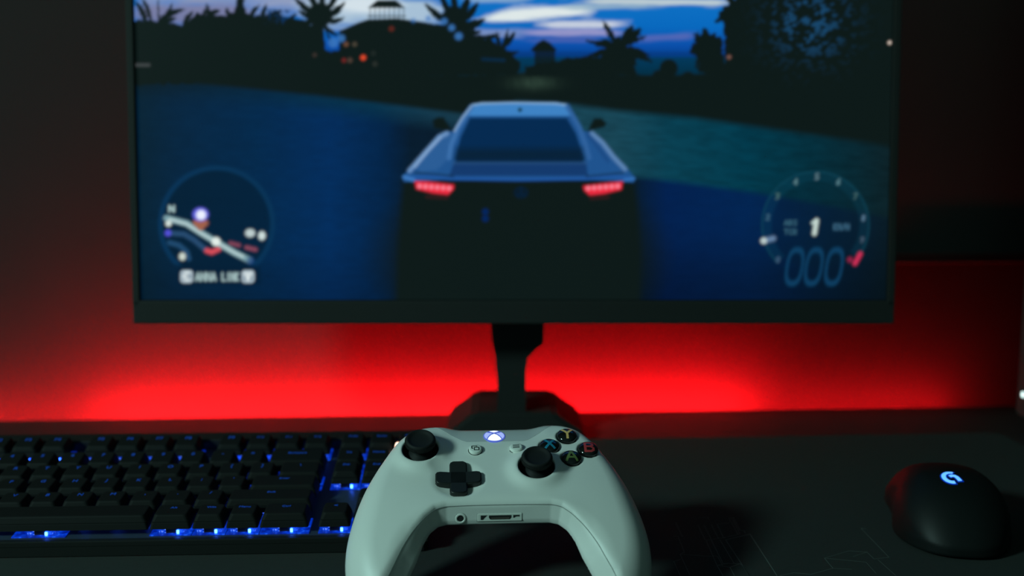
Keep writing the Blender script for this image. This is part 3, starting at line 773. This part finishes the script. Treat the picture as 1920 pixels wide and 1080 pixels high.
for (r, u, wd, s) in rows:
    k = bpy.data.objects.new('keycap', cap_mesh(wd, r)); COL.objects.link(k); k.parent = kb; k.location = (u*U, r*U, 0)
    c = Vector((wd*U/2, U/2, 0))
    for nm, me_, loc in (('switch_housing', hou, c), ('slider', sli, c), ('key_light', ldm, c), ('added_glow_sheet', glow_sheet(wd), c)):
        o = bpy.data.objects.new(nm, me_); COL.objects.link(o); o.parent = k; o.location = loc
    if s:
        o = bpy.data.objects.new('legend', legend_mesh(s, 0)); COL.objects.link(o); o.parent = k
        o.location = (wd*U/2, U*.5+.0028, ZT+.00012+.0028/U*2*tiltof[r]); o.rotation_euler = (math.atan(2*tiltof[r]/U), 0, 0)
# added glowing peg standing in for bright glare between the keys
KM = Matrix.LocRotScale(kb.location, kb.rotation_euler, None)
bm = bmesh.new(); lathe(bm, [(0, 0), (.0019, 0), (.0019, .0112), (.0013, .0132), (0, .0140)], 20)
o = from_bm('glare_spot', bm, M['glare'], kb, True); o['label'] = 'small added spot for warm white glare between keys'
o.location = (17.36*U, 5.2*U, .0)

# ================================================================== GAME CONTROLLER
CT, CY = R(26), R(3.5)
CM0 = ray(929, 842)*.59+Vector((0, 0, CAMH))
ctl = empty('game_controller', CM0, None, 'white game controller with black thumbsticks, glowing round emblem and coloured letter buttons', 'game controller')
ctl.rotation_euler = (Matrix.Rotation(CY, 3, 'Z') @ Matrix.Rotation(CT, 3, 'X')).to_euler()
outer = [(0, 25), (16, 25.2), (30, 26.5), (39, 25.5), (47, 20.5), (53.2, 12.5), (59.3, 2), (65.2, -9), (70.6, -21), (75.2, -36), (77.6, -50), (77.4, -63), (74.5, -75), (69.5, -84), (62, -88.5), (53, -87), (45, -78), (38, -60), (22, -50), (0, -48)]
OP = np.array(outer); OP = np.concatenate([OP, (OP[1:-1]*[-1, 1])[::-1]]); OP = catmull(OP, 5)
hol = [(0, -38.6), (18, -38.6), (27, -38.7), (32.5, -40.2), (37.5, -44.5), (43, -51), (50.5, -62), (57, -74), (61.5, -86), (66, -100), (66, -140), (0, -140)]
HP = np.array(hol); HP = np.concatenate([HP, (HP[1:-1]*[-1, 1])[::-1]])
LS, RS, DP = (-40.3, -1.2), (21.0, -16.0), (-20.3, -22.6)
BT = {'Y': (39.6, 9.3), 'X': (29.3, 1.2), 'B': (50.2, -1.2), 'A': (40.2, -8.4)}
def ztop(x, y, collars=True):
    ax = np.abs(x)
    z = -.0042*np.maximum(-y-24, 0)**2*(.35+.65*sstep(25, 48, ax))-(.013*np.maximum(y-8, 0)**2*sstep(18, 30, ax)+.0115*np.maximum(y-2, 0)**2*(1-sstep(18, 30, ax)))-.0022*np.maximum(ax-34, 0)**2
    if collars:
        for (cx, cy) in (LS, RS):
            rr = np.hypot(x-cx, y-cy); z = z+3.0*np.exp(-(np.maximum(rr-10.3, 0)/4.6)**2)
    return z
def ctl_F(x, y, z, holes=True):
    ax = np.abs(x)
    So = poly_sdf(ax, y, OP); Si = poly_sdf(ax, y, HP); zt = ztop(x, y)
    r = 8+8*sstep(10, -45, y)
    A = rmax(So, z-zt, r)
    zb = -31-.0030*np.maximum(-y-15, 0)**2*sstep(20, 45, ax)+3*sstep(20, 0, y)*(1-sstep(25, 45, ax))
    A = rmax(A, zb-z, 13)
    dep = zt-z
    a = .33+.44*sstep(-44, -68, y)
    Fi = -Si-a*np.clip(dep, 0, 10)-.25*a*np.clip(dep-10, 0, 5)+.9*np.maximum(dep-12.5, 0)**1.15
    F = rmax(A, Fi*.93, 1.6)
    if holes:
        for (cx, cy) in (LS, RS):
            F = rmax(F, -np.maximum(np.hypot(x-cx, y-cy)-9.75, -9-z), .7)
        F = rmax(F, 36.0-np.sqrt((x-DP[0])**2+(y-DP[1])**2+(z-33.3)**2), .5)
        for (cx, cy) in BT.values():
            zz = float(ztop(np.array(cx), np.array(cy)))
            F = rmax(F, -np.maximum(np.hypot(x-cx, y-cy)-6.0, zz-2.0-z), .45)
    return F
V, Q = surface_nets(ctl_F, (-81, -92, -50), (81, 31, 6), .75)
me = net_mesh('shell', V, Q)
link('shell', me, M['white'], ctl, True)
def Fs(p, holes=False): return float(ctl_F(np.array([p[0]]), np.array([p[1]]), np.array([p[2]]), holes)[0])
def surf(x, y, direction=(0, 0, -1), start=None):
    p = Vector(start) if start is not None else Vector((x, y, 12)); d = Vector(direction).normalized()
    for _ in range(80):
        f = Fs(p)
        if f < .002: break
        p = p+d*max(f*.7, .004)
    e = .4
    n = Vector((Fs(p+Vector((e, 0, 0)))-Fs(p-Vector((e, 0, 0))), Fs(p+Vector((0, e, 0)))-Fs(p-Vector((0, e, 0))), Fs(p+Vector((0, 0, e)))-Fs(p-Vector((0, 0, e))))).normalized()
    return p, n
def surfs(x, y):
    """heights of the shell (without holes) below many points at once"""
    x = np.asarray(x, float); y = np.asarray(y, float); z = np.full(x.shape, 10.)
    for _ in range(60): z = z-np.clip(ctl_F(x, y, z, False)*.7, -2, 2)
    return z
MM = Matrix.Scale(.001, 4)
def frame(p, n, yup=(0, 1, 0)):
    n = Vector(n).normalized(); y = Vector(yup); y = (y-n*y.dot(n)).normalized(); x = y.cross(n)
    m = Matrix.Identity(4)
    for i in range(3): m[i][0] = x[i]; m[i][1] = y[i]; m[i][2] = n[i]; m[i][3] = p[i]
    return m
def cpart(name, bm, m, mtx=None, parent=None, smooth=False):
    if mtx is not None: bmesh.ops.transform(bm, matrix=mtx, verts=bm.verts)
    bmesh.ops.transform(bm, matrix=MM, verts=bm.verts)
    return from_bm(name, bm, m, parent or ctl, smooth)
def split_smooth(o, ang=35):
    me = o.data
    me.polygons.foreach_set('use_smooth', [True]*len(me.polygons))
    bm = bmesh.new(); bm.from_mesh(me)
    for e in bm.edges:
        if len(e.link_faces) == 2 and e.calc_face_angle(0) > R(ang): e.smooth = False
    bm.to_mesh(me); bm.free(); return o
# conforming skin (thin shell that follows the body)
def skin(name, poly2, off, m, step=1.6, depth=.6, parent=None):
    P = [Vector(p) for p in poly2]; pts = list(P); n = len(P)
    PA = np.array([(p.x, p.y) for p in P])
    xs = np.arange(PA[:, 0].min(), PA[:, 0].max(), step); ys = np.arange(PA[:, 1].min(), PA[:, 1].max(), step)
    gx, gy = np.meshgrid(xs, ys); sd = poly_sdf(gx, gy, PA)
    for x, y in zip(gx[sd < -step*.4], gy[sd < -step*.4]): pts.append(Vector((x, y)))
    vo, eo, fo, *_ = delaunay_2d_cdt(pts, [(i, (i+1) % n) for i in range(n)], [], 1, 1e-4)
    z = surfs([v.x for v in vo], [v.y for v in vo])
    bm = bmesh.new()
    T = [bm.verts.new((v.x, v.y, zz+off)) for v, zz in zip(vo, z)]
    B = [bm.verts.new((v.x, v.y, zz+off-depth)) for v, zz in zip(vo, z)]
    for f in fo:
        bm.faces.new([T[i] for i in f]); bm.faces.new([B[i] for i in f][::-1])
    cnt = {}
    for f in fo:
        for a, b_ in zip(f, f[1:]+f[:1] if isinstance(f, list) else tuple(f[1:])+tuple(f[:1])):
            k = (min(a, b_), max(a, b_)); cnt[k] = cnt.get(k, [])+[(a, b_)]
    for k, v in cnt.items():
        if len(v) == 1:
            a, b_ = v[0]; bm.faces.new((T[b_], T[a], B[a], B[b_]))
    o = cpart(name, bm, m, None, parent); return split_smooth(o, 40)
def dense(pl, step=1.5):
    out = []
    n = len(pl)
    for i in range(n):
        a = Vector(pl[i]); b_ = Vector(pl[(i+1) % n]); k = max(1, int((b_-a).length/step))
        for j in range(k): out.append(tuple(a.lerp(b_, j/k)))
    return out
# glossy emblem panel across the top middle
pl = [(-15.5, 6.2), (15.5, 6.2), (18, 7.4), (24, 12.4), (30, 18.5), (34, 23.2), (-34, 23.2), (-30, 18.5), (-24, 12.4), (-18, 7.4)]
skin('emblem_panel', dense(pl), .10, M['white_gloss'], depth=.8)
# thumbsticks
def stick(c, name='thumbstick'):
    z0 = 0.0
    bm = bmesh.new()
    lathe(bm, [(0, -8.8), (9.6, -8.8), (9.7, 0), (9.6, 1.5), (9.3, 1.5), (9.2, -2), (8.4, -4.6), (0, -4.7)], 48, Matrix.Translation((c[0], c[1], 0)))
    cpart('stick_well', bm, M['rubber'], None, None, False)
    bm = bmesh.new()
    dome = [(0, -4.6), (8.0, -4.5), (7.6, -2.6), (6.4, -.9), (4.6, .2), (3.9, .8), (3.7, 4.0)]
    capp = [(4.6, 4.9), (6.6, 5.1), (7.6, 5.7), (8.05, 6.8), (8.1, 7.9), (7.7, 9.2), (7.1, 9.7), (6.5, 9.6), (5.7, 8.9), (4.2, 8.5), (2, 8.4), (0, 8.35)]
    lathe(bm, dome+capp, 48, Matrix.Translation((c[0], c[1], 0)))
    o = cpart(name, bm, M['rubber']); split_smooth(o, 50)
    # knurled ring on the rim
    bm = bmesh.new()
    for k in range(72):
        a = 2*math.pi*k/72
        box(bm, 7.9, 8.22, -.14, .14, 6.2, 8.4, mtx=Matrix.Translation((c[0], c[1], 0)) @ Matrix.Rotation(a, 4, 'Z'))
    cpart('grip_ring', bm, M['rubber'], None, o)
stick(LS); stick(RS)
# directional pad
dz = float(surfs([DP[0]], [DP[1]])[0])
bm = bmesh.new()
a, b_ = 4.6, 12.0
g = bmesh.new()
for ang in (0, 90):
    h = bmesh.new()
    prism(h, [(-b_, -a+2.0), (-b_+.9, -a+.5), (-b_+2.4, -a), (b_-2.4, -a), (b_-.9, -a+.5), (b_, -a+2.0), (b_, a-2.0), (b_-.9, a-.5), (b_-2.4, a), (-b_+2.4, a), (-b_+.9, a-.5), (-b_, a-2.0)], -2.6, 1.0)
    # arms rise gently towards their ends
    bmesh.ops.bisect_plane(h, geom=h.verts[:]+h.edges[:]+h.faces[:], plane_co=(-4.5, 0, 0), plane_no=(1, 0, 0))
    bmesh.ops.bisect_plane(h, geom=h.verts[:]+h.edges[:]+h.faces[:], plane_co=(4.5, 0, 0), plane_no=(1, 0, 0))
    for v in h.verts:
        if v.co.z > 0 and abs(v.co.x) > 5: v.co.z += .75*(abs(v.co.x)-4.5)/7.7
    bmesh.ops.bevel(h, geom=[e for e in h.edges if all(v.co.z > .5 for v in e.verts) and e.calc_face_angle(0) > R(60)], offset=.65, segments=3, affect='EDGES')
    bmesh.ops.transform(h, matrix=Matrix.Rotation(R(ang), 4, 'Z'), verts=h.verts)
    me_ = bpy.data.meshes.new('t'); h.to_mesh(me_); h.free(); g.from_mesh(me_); bpy.data.meshes.remove(me_)
o = cpart('direction_pad', g, M['black'], Matrix.Translation((DP[0], DP[1], dz+.4))); split_smooth(o, 40)
# letter buttons
for ch, (cx, cy) in BT.items():
    p, n = surf(cx, cy); n = (n+Vector((0, 0, .5))).normalized(); Fm = frame(p, n)
    bm = bmesh.new(); lathe(bm, [(0, -3), (5.35, -3), (5.45, .6), (5.25, 1.15), (4.6, 1.62), (3.4, 2.05), (1.8, 2.3), (0, 2.38)], 40)
    o = cpart('face_button', bm, M['gloss_black'], Fm); split_smooth(o, 45)
    nm = {'Y': 'yellow', 'X': 'blue', 'B': 'red', 'A': 'green'}[ch]; o['label'] = 'glossy black button with %s letter %s' % (nm, ch)
    # broad letter following the dome
    G = {'Y': [[(-2.7, 3.3), (0, .2)], [(2.7, 3.3), (0, .2), (0, -3.6)]], 'X': [[(-2.5, 3.3), (2.5, -3.4)], [(2.5, 3.3), (-2.5, -3.4)]],
         'A': [[(-2.9, -3.3), (0, 3.5)], [(0, 3.5), (2.9, -3.3)], [(-1.9, -1.2), (1.9, -1.2)]],
         'B': [[(-1.9, 3.3), (-1.9, -3.3)], [(-1.9, 3.2), (.9, 3.2), (2.1, 2.4), (2.1, 1.1), (.9, .2), (-1.9, .2)], [(.9, .2), (2.5, -.8), (2.5, -2.3), (1.1, -3.2), (-1.9, -3.2)]]}[ch]
    bm = bmesh.new()
    for st in G:
        st2 = [Vector(q) for q in st]
        for q0, q1 in zip(st2, st2[1:]):
            k = 8; dv = (q1-q0); nn = Vector((-dv.y, dv.x)).normalized()*.66; ex = dv.normalized()*.3
            prev = None
            for j in range(k+1):
                q = (q0-ex).lerp(q1+ex, j/k)
                row = []
                for sgn in (-1, -.33, .33, 1):
                    w_ = q+nn*sgn; rr = w_.length; zz = np.interp(rr, [0, 1.8, 3.4, 4.6, 5.25], [2.38, 2.3, 2.05, 1.62, 1.15])+.05
                    row.append(bm.verts.new((w_.x, w_.y, zz)))
                if prev:
                    for t in range(3): bm.faces.new((prev[t], prev[t+1], row[t+1], row[t]))
                prev = row
    for v in bm.verts: v.co.x *= 1.0; v.co.y *= 1.0
    l = cpart('letter', bm, M['glyph_'+ch], Fm, o, True)
# view and menu buttons
for nm, (cx, cy) in (('view_button', (-10.9, -.9)), ('menu_button', (11.2, -.4))):
    p, n = surf(cx, cy); Fm = frame(p, n)
    bm = bmesh.new(); lathe(bm, [(0, -1), (3.9, -1), (3.9, .03), (0, .03)], 32); cpart('button_gap', bm, M['icon_dark'], Fm)
    bm = bmesh.new(); lathe(bm, [(0, -1), (3.45, -1), (3.5, 1.3), (3.2, 1.7), (2.6, 1.82), (0, 1.85)], 36)
    o = cpart(nm, bm, M['white_button'], Fm); split_smooth(o, 45)
    bm = bmesh.new()
    z = (1.84, 1.93)
    def bar(x0, y0, x1, y1, w_=.42): prism(bm, stroke_poly([(x0, y0), (x1, y1)], w_), *z)
    if nm == 'menu_button':
        for y in (-1.05, 0.05, 1.15): bar(-1.75, y, 1.75, y, .5)
    else:
        for q in (((-.5, -1.5), (1.9, -1.5)), ((1.9, -1.7), (1.9, .6)), ((1.9, .5), (-.5, .5)), ((-.6, .6), (-.6, -1.7)), ((-1.9, 1.6), (.8, 1.6)), ((-1.9, 1.8), (-1.9, -.3)), ((.8, 1.8), (.8, 1.1)), ((-1.9, -.2), (-1.2, -.2))):
            bar(*q[0], *q[1], .5)
    cpart('icon', bm, M['icon_dark'], Fm, o)
# round glowing emblem
p, n = surf(-.2, 11.2); Fm = frame(p+n*.15, n)
bm = bmesh.new(); lathe(bm, [(0, -1), (6.0, -1), (6.0, .12), (5.6, .3), (0, .55)], 48)
emb = cpart('emblem_button', bm, M['emblem_line'], Fm); split_smooth(emb, 50); emb['label'] = 'glowing round emblem crossed by two curved lines'
def dome_z(x, y): return .55-.25*(math.hypot(x, y)/5.6)**1+.06
Rr = 5.45
def field(polys, m, nm):
    bm = bmesh.new()
    for pl in polys:
        pts = [Vector(q) for q in dense(pl, .5)]; k = len(pts)
        pts2 = list(pts)
        PA = np.array([(q.x, q.y) for q in pts]); gx, gy = np.meshgrid(np.arange(-5.4, 5.5, .7), np.arange(-5.4, 5.5, .7)); sd = poly_sdf(gx, gy, PA)
        pts2 += [Vector((x, y)) for x, y in zip(gx[sd < -.2], gy[sd < -.2])]
        vo, eo, fo, *_ = delaunay_2d_cdt(pts2, [(i, (i+1) % k) for i in range(k)], [], 1, 1e-4)
        vs = [bm.verts.new((v.x, v.y, dome_z(v.x, v.y))) for v in vo]
        for f in fo: bm.faces.new([vs[i] for i in f])
    return cpart(nm, bm, m, Fm, emb, True)
def arcpts(a0, a1, n=14, r=Rr): return [(r*math.cos(R(a0+(a1-a0)*k/n)), r*math.sin(R(a0+(a1-a0)*k/n))) for k in range(n+1)]
# the two bands rise from the lower left/right rim, bend over and meet below the top
lowL = [(-3.9, -3.8), (-3.0, -1.6), (-1.6, .6), (0, 2.0)]
bottom = arcpts(226, 314)+[(3.0, -1.6), (1.6, .6), (0, 1.85), (-1.6, .6), (-3.0, -1.6)]
left = arcpts(218, 138)+[(-2.6, 2.9), (-1.1, 2.6), (-2.4, .9), (-3.5, -1.1)]
right = [(-x, y) for x, y in left][::-1]
top = arcpts(62, 118)+[(-1.4, 4.1), (0, 3.35), (1.4, 4.1)]
field([bottom], M['emblem_white'], 'emblem_field'); field([left, right], M['emblem_blue'], 'emblem_field'); field([top], M['emblem_white'], 'emblem_field')
# sockets in the front edge
def front(x, zdepth=-7.0):
    p, n = surf(0, 0, (0, 1, 0), start=(x, -62, zdepth)); return p, n
p, n = front(-19.5, -9.2); Fm = frame(p, n, (0, 0, 1))
bm = bmesh.new(); lathe(bm, [(2.0, -2), (2.9, -2), (2.95, .25), (2.6, .45), (2.0, .45), (1.75, .2)], 32, cap=False)
o = cpart('headset_socket', bm, M['white_button'], Fm); split_smooth(o, 45)
bm = bmesh.new(); lathe(bm, [(0, .12), (1.85, .12), (1.85, -1), (0, -1)], 24); cpart('socket_hole', bm, M['icon_dark'], Fm, o)
bm = bmesh.new(); lathe(bm, [(2.9, -.5), (3.15, -.5), (3.15, .06), (2.9, .06)], 32, cap=False); cpart('socket_rim', bm, M['gap'], Fm, o)
p, n = front(.6, -9.0); Fm = frame(p, n, (0, 0, 1))
bm = bmesh.new(); box(bm, -11.9, 11.9, -2.5, 2.5, -1.0, .05, bev=.4); o = cpart('expansion_socket', bm, M['gap'], Fm)
bm = bmesh.new(); box(bm, -11.5, 11.5, -2.2, 2.2, -.8, .30, bev=.35)
fr = cpart('socket_surround', bm, M['white_button'], Fm, o)
bm = bmesh.new()
prism(bm, [(-9.8, 1.3), (-6.2, 1.3), (-7.4, .3), (-8.6, -1.2), (-9.8, -1.2)], .25, .36)
prism(bm, [(-5.6, 1.25), (6.0, 1.25), (6.0, -.1), (5.2, -1.1), (-4.8, -1.1), (-5.6, -.1)], .25, .36)
prism(bm, [(6.9, 1.25), (10.2, 1.25), (10.2, .2), (9.6, .4), (8.2, .3), (7.6, -.3), (6.9, -.3)], .25, .36)
cpart('socket_slot', bm, M['icon_dark'], Fm, o)
bm = bmesh.new(); box(bm, -4.3, 4.9, -.75, .05, .3, .42); cpart('contact_bar', bm, M['steel'], Fm, o)
# seam that runs along the upper rim of the front edge
line_ = []
tt = []
HS = [(-61.0, -85)]+[(-x, y) for x, y in hol[1:9]][::-1]+hol[0:9]
hs = dense(HS[1:], 1.5)[:-1]
pts = []
for (x, y) in [q for q in dense([(-x, y) for x, y in hol[1:9]][::-1]+hol[0:9], 1.5)]:
    if y > -84: pts.append((x, y))
# keep only the open rim (drop the closing edge)
cut = next(i for i, q in enumerate(pts) if q[0] > 61.0) if any(q[0] > 61 for q in pts) else len(pts)
pts = pts[:cut]
seam = []
for (x, y) in pts:
    s_ = 1 if x >= 0 else -1
    zz = float(ztop(np.array(x), np.array(y)))
    # walk from inside the hollow towards the body 2.1 mm under the top
    q = Vector((x, y, zz-2.3)); e = .5
    g_ = Vector((float(poly_sdf(np.array([abs(x)+e]), np.array([y]), HP)[0]-poly_sdf(np.array([abs(x)-e]), np.array([y]), HP)[0])*s_,
                 float(poly_sdf(np.array([abs(x)]), np.array([y+e]), HP)[0]-poly_sdf(np.array([abs(x)]), np.array([y-e]), HP)[0]), 0)).normalized()
    st = q-g_*7
    pp, nn_ = surf(0, 0, g_, start=st); 
    if (pp-q).length < 9: seam.append(pp+nn_*.02)
sm_ = [seam[0]]+[(seam[i-1]+seam[i]*2+seam[i+1])/4 for i in range(1, len(seam)-1)]+[seam[-1]]
bm = bmesh.new(); tube(bm, sm_, .20, 6); cpart('shell_seam', bm, M['gap'], None, None, True)
# bumpers and triggers at the back
for s_ in (-1, 1):
    def bF(x, y, z, s_=s_):
        X = x*s_; P = catmull([(19, 22), (30, 24), (40, 22.5), (47, 18), (53, 10.5), (55.5, 11.5), (51, 20.5), (43, 27), (30, 29), (19, 27)], 3)
        d = poly_sdf(X, y, P); return rmax(d, np.abs(z+15.5)-4.5, 2.2)
    V, Q = surface_nets(bF, (min(16*s_, 63*s_), 12, -21), (max(16*s_, 63*s_), 34, -7), 1.0, 2)
    link('bumper', net_mesh('bumper', V, Q), M['white_gloss'], ctl, True)
    def tF(x, y, z, s_=s_):
        X = x*s_; cxx = 43.0
        d1 = np.sqrt(((X-cxx)/11.5)**2+((y-23)/12)**2+((z+33)/15)**2)-1
        return rmax(d1*11, -(y-12), 2)
    V, Q = surface_nets(tF, (min(29*s_, 57*s_), 9, -50), (max(29*s_, 57*s_), 38, -16), 1.2, 2)
    link('trigger', net_mesh('trigger', V, Q), M['white_button'], ctl, True)
# battery bulge under the body
def batF(x, y, z): return rmax(rmax(np.abs(x)-30, np.abs(y+2)-22, 10), np.abs(z+27)-7, 6)
V, Q = surface_nets(batF, (-34, -36, -40), (34, 20, -18), 1.2, 1)
link('battery_cover', net_mesh('battery_cover', V, Q), M['white'], ctl, True)

# ================================================================== MOUSE
mlogo = on_height(1782, 897, PADZ+.037)
MYAW = R(-10)
_mo = mlogo-Matrix.Rotation(MYAW, 3, 'Z') @ Vector((-.0025, -.027, 0))
mouse = empty('computer_mouse', (_mo.x, _mo.y, PADZ), (0, 0, MYAW), 'black mouse with glowing blue curved emblem on the right of the mouse pad', 'mouse')
def mouseF(x, y, z):
    t = (y+60)/120
    wx = 33-6*np.exp(-((y-8)/26)**2)*0.8+1.5*np.exp(-((y+30)/30)**2)
    d = (np.power(np.abs(x/wx)**2.6+np.abs((y-0)/61)**2.6, 1/2.6)-1)*30
    zt = 39-.0085*(y+16)**2*np.where(y > -16, .62, 1.25)-.008*x*x
    side = d+np.maximum(z-8, 0)*.10
    F = rmax(side, zt-0 - (zt-z)*1.0 - zt + 0, .01) if False else rmax(side, z-zt, 12)
    F = rmax(F, 1.2-z, 1.5)
    F = rmax(F, -(np.maximum(np.maximum(np.abs(x)-4.0, np.abs(y-34)-13), 14-z)), .8)
    F = np.maximum(F, -(np.maximum(np.maximum(np.abs(x)-.45, -(y-47)), 16-z)))
    return F
V, Q = surface_nets(mouseF, (-38, -64, -1), (38, 64, 43), 1.0)
link('mouse_shell', net_mesh('mouse_shell', V, Q), M['mouse'], mouse, True)
bm = bmesh.new(); lathe(bm, [(0, -3.2), (7.6, -3.2), (8.4, -2.2), (8.4, 2.2), (7.6, 3.2), (0, 3.2)], 36, Matrix.Translation((0, 34, 19.5)) @ Matrix.Rotation(R(90), 4, 'Y'))
bmesh.ops.transform(bm, matrix=MM, verts=bm.verts); from_bm('scroll_wheel', bm, M['rubber'], mouse)
for x_, y_ in ((-14, 50), (14, 50), (0, -50)):
    bm = bmesh.new(); box(bm, x_-8, x_+8, y_-3, y_+3, .05, 1.6, bev=.4); bmesh.ops.transform(bm, matrix=MM, verts=bm.verts); from_bm('glide_foot', bm, M['rubber'], mouse)
def mz_at(x, y):
    x = np.asarray(x, float); y = np.asarray(y, float); z = np.full(x.shape, 46.)
    for _ in range(60): z = z-np.clip(mouseF(x, y, z)*.7, -2, 2)
    return z
def mouse_skin(name, pls, off, m):
    bm = bmesh.new()
    for pl in pls:
        pts = [Vector(q) for q in dense(pl, .8)]; k = len(pts)
        PA = np.array([(q.x, q.y) for q in pts]); gx, gy = np.meshgrid(np.arange(PA[:, 0].min(), PA[:, 0].max(), 1.), np.arange(PA[:, 1].min(), PA[:, 1].max(), 1.)); sd = poly_sdf(gx, gy, PA)
        p2 = pts+[Vector((x, y)) for x, y in zip(gx[sd < -.35], gy[sd < -.35])]
        vo, eo, fo, *_ = delaunay_2d_cdt(p2, [(i, (i+1) % k) for i in range(k)], [], 1, 1e-4)
        z = mz_at([v.x for v in vo], [v.y for v in vo])+off
        vs = [bm.verts.new((v.x, v.y, zz)) for v, zz in zip(vo, z)]
        for f in fo: bm.faces.new([vs[i] for i in f])
    bmesh.ops.transform(bm, matrix=MM, verts=bm.verts); return from_bm(name, bm, m, mouse, True)
# emblem: a ring open to the right whose tail bends inwards (centre at 0,-26)
ecx, ecy = -2.5, -27
def E(x, y): return (ecx+x*.68, ecy+y*.74)
ring = [E(6.4*math.cos(R(a_)), 8.2*math.sin(R(a_))) for a_ in range(62, 287, 9)]
outer_ = stroke_poly([E(.8+6.3*math.cos(R(a_)), 7.0*math.sin(R(a_))) for a_ in range(68, 292, 8)], 2.4)
hook = stroke_poly([E(-.6, .9), E(1.6, 1.9), E(3.6, 1.7), E(5.0, .3), E(6.0, -2.2), E(6.9, -4.9)], 2.4)
lg = mouse_skin('emblem', [outer_, hook], .28, M['mouse_logo']); lg['label'] = 'glowing light blue curved emblem'
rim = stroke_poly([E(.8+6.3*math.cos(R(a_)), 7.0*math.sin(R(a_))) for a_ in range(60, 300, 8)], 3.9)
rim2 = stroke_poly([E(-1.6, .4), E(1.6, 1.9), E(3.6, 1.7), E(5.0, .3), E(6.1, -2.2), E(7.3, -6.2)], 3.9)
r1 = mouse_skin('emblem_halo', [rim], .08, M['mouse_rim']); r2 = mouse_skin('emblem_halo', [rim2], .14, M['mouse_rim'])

# ================================================================== LIGHT
w = bpy.data.worlds.new('room_dark'); SC.world = w; w.use_nodes = True
nt = w.node_tree; bg = nt.nodes['Background']; bg.inputs[0].default_value = (.34, .75, .66, 1)
# added fill light from above and behind the camera, dimmed towards the right
tc = nt.nodes.new('ShaderNodeTexCoord'); sx = nt.nodes.new('ShaderNodeSeparateXYZ'); nt.links.new(tc.outputs['Generated'], sx.inputs[0])
def mth(op, a, b=None, cl=False):
    n = nt.nodes.new('ShaderNodeMath'); n.operation = op; n.use_clamp = cl
    for i_, v_ in ((0, a), (1, b)):
        if v_ is None: continue
        if hasattr(v_, 'links'): nt.links.new(v_, n.inputs[i_])
        else: n.inputs[i_].default_value = v_
    return n.outputs[0]
back = mth('MULTIPLY', sx.outputs['Y'], -1.0, True); upw = mth('MULTIPLY', sx.outputs['Z'], 1.0, True); rgt = mth('MULTIPLY', sx.outputs['X'], -.85)
lvl = mth('ADD', mth('ADD', mth('MULTIPLY', back, .12), mth('MULTIPLY', upw, .05)), .010)
lvl = mth('MULTIPLY', lvl, mth('ADD', rgt, 1.0, True))
nt.links.new(lvl, bg.inputs[1])
def area(name, loc, target, size, power, color, spread=180):
    l = bpy.data.lights.new(name, 'AREA'); l.shape = 'DISK'; l.size = size; l.energy = power; l.color = color
    l.spread = R(spread)
    o = bpy.data.objects.new(name, l); COL.objects.link(o); o.location = loc
    o.rotation_euler = (Vector(target)-Vector(loc)).to_track_quat('-Z', 'Y').to_euler(); return o
area('room_lamp', (-1.28, -.30, .86), (0, .60, .05), 0.26, 15.0, (.58, 1.0, .92))
M['led_red'].node_tree.nodes['Principled BSDF'].inputs['Emission Strength'].default_value = 800

# ================================================================== CAMERA
cam = bpy.data.cameras.new('camera'); co = bpy.data.objects.new('camera', cam); COL.objects.link(co)
cam.sensor_width = 36; cam.lens = FPX*36/1920; co.location = (0, 0, CAMH); co.rotation_euler = (R(90)-PITCH, 0, 0)
cam.clip_start = .01
cam.dof.use_dof = True; cam.dof.focus_distance = .585; cam.dof.aperture_fstop = (cam.lens/1000)/.0084
SC.camera = co
SC.view_settings.view_transform = 'Standard'; SC.view_settings.look = 'None'; SC.view_settings.gamma = 1; SC.view_settings.exposure = 0
SC.cycles.use_denoising = True
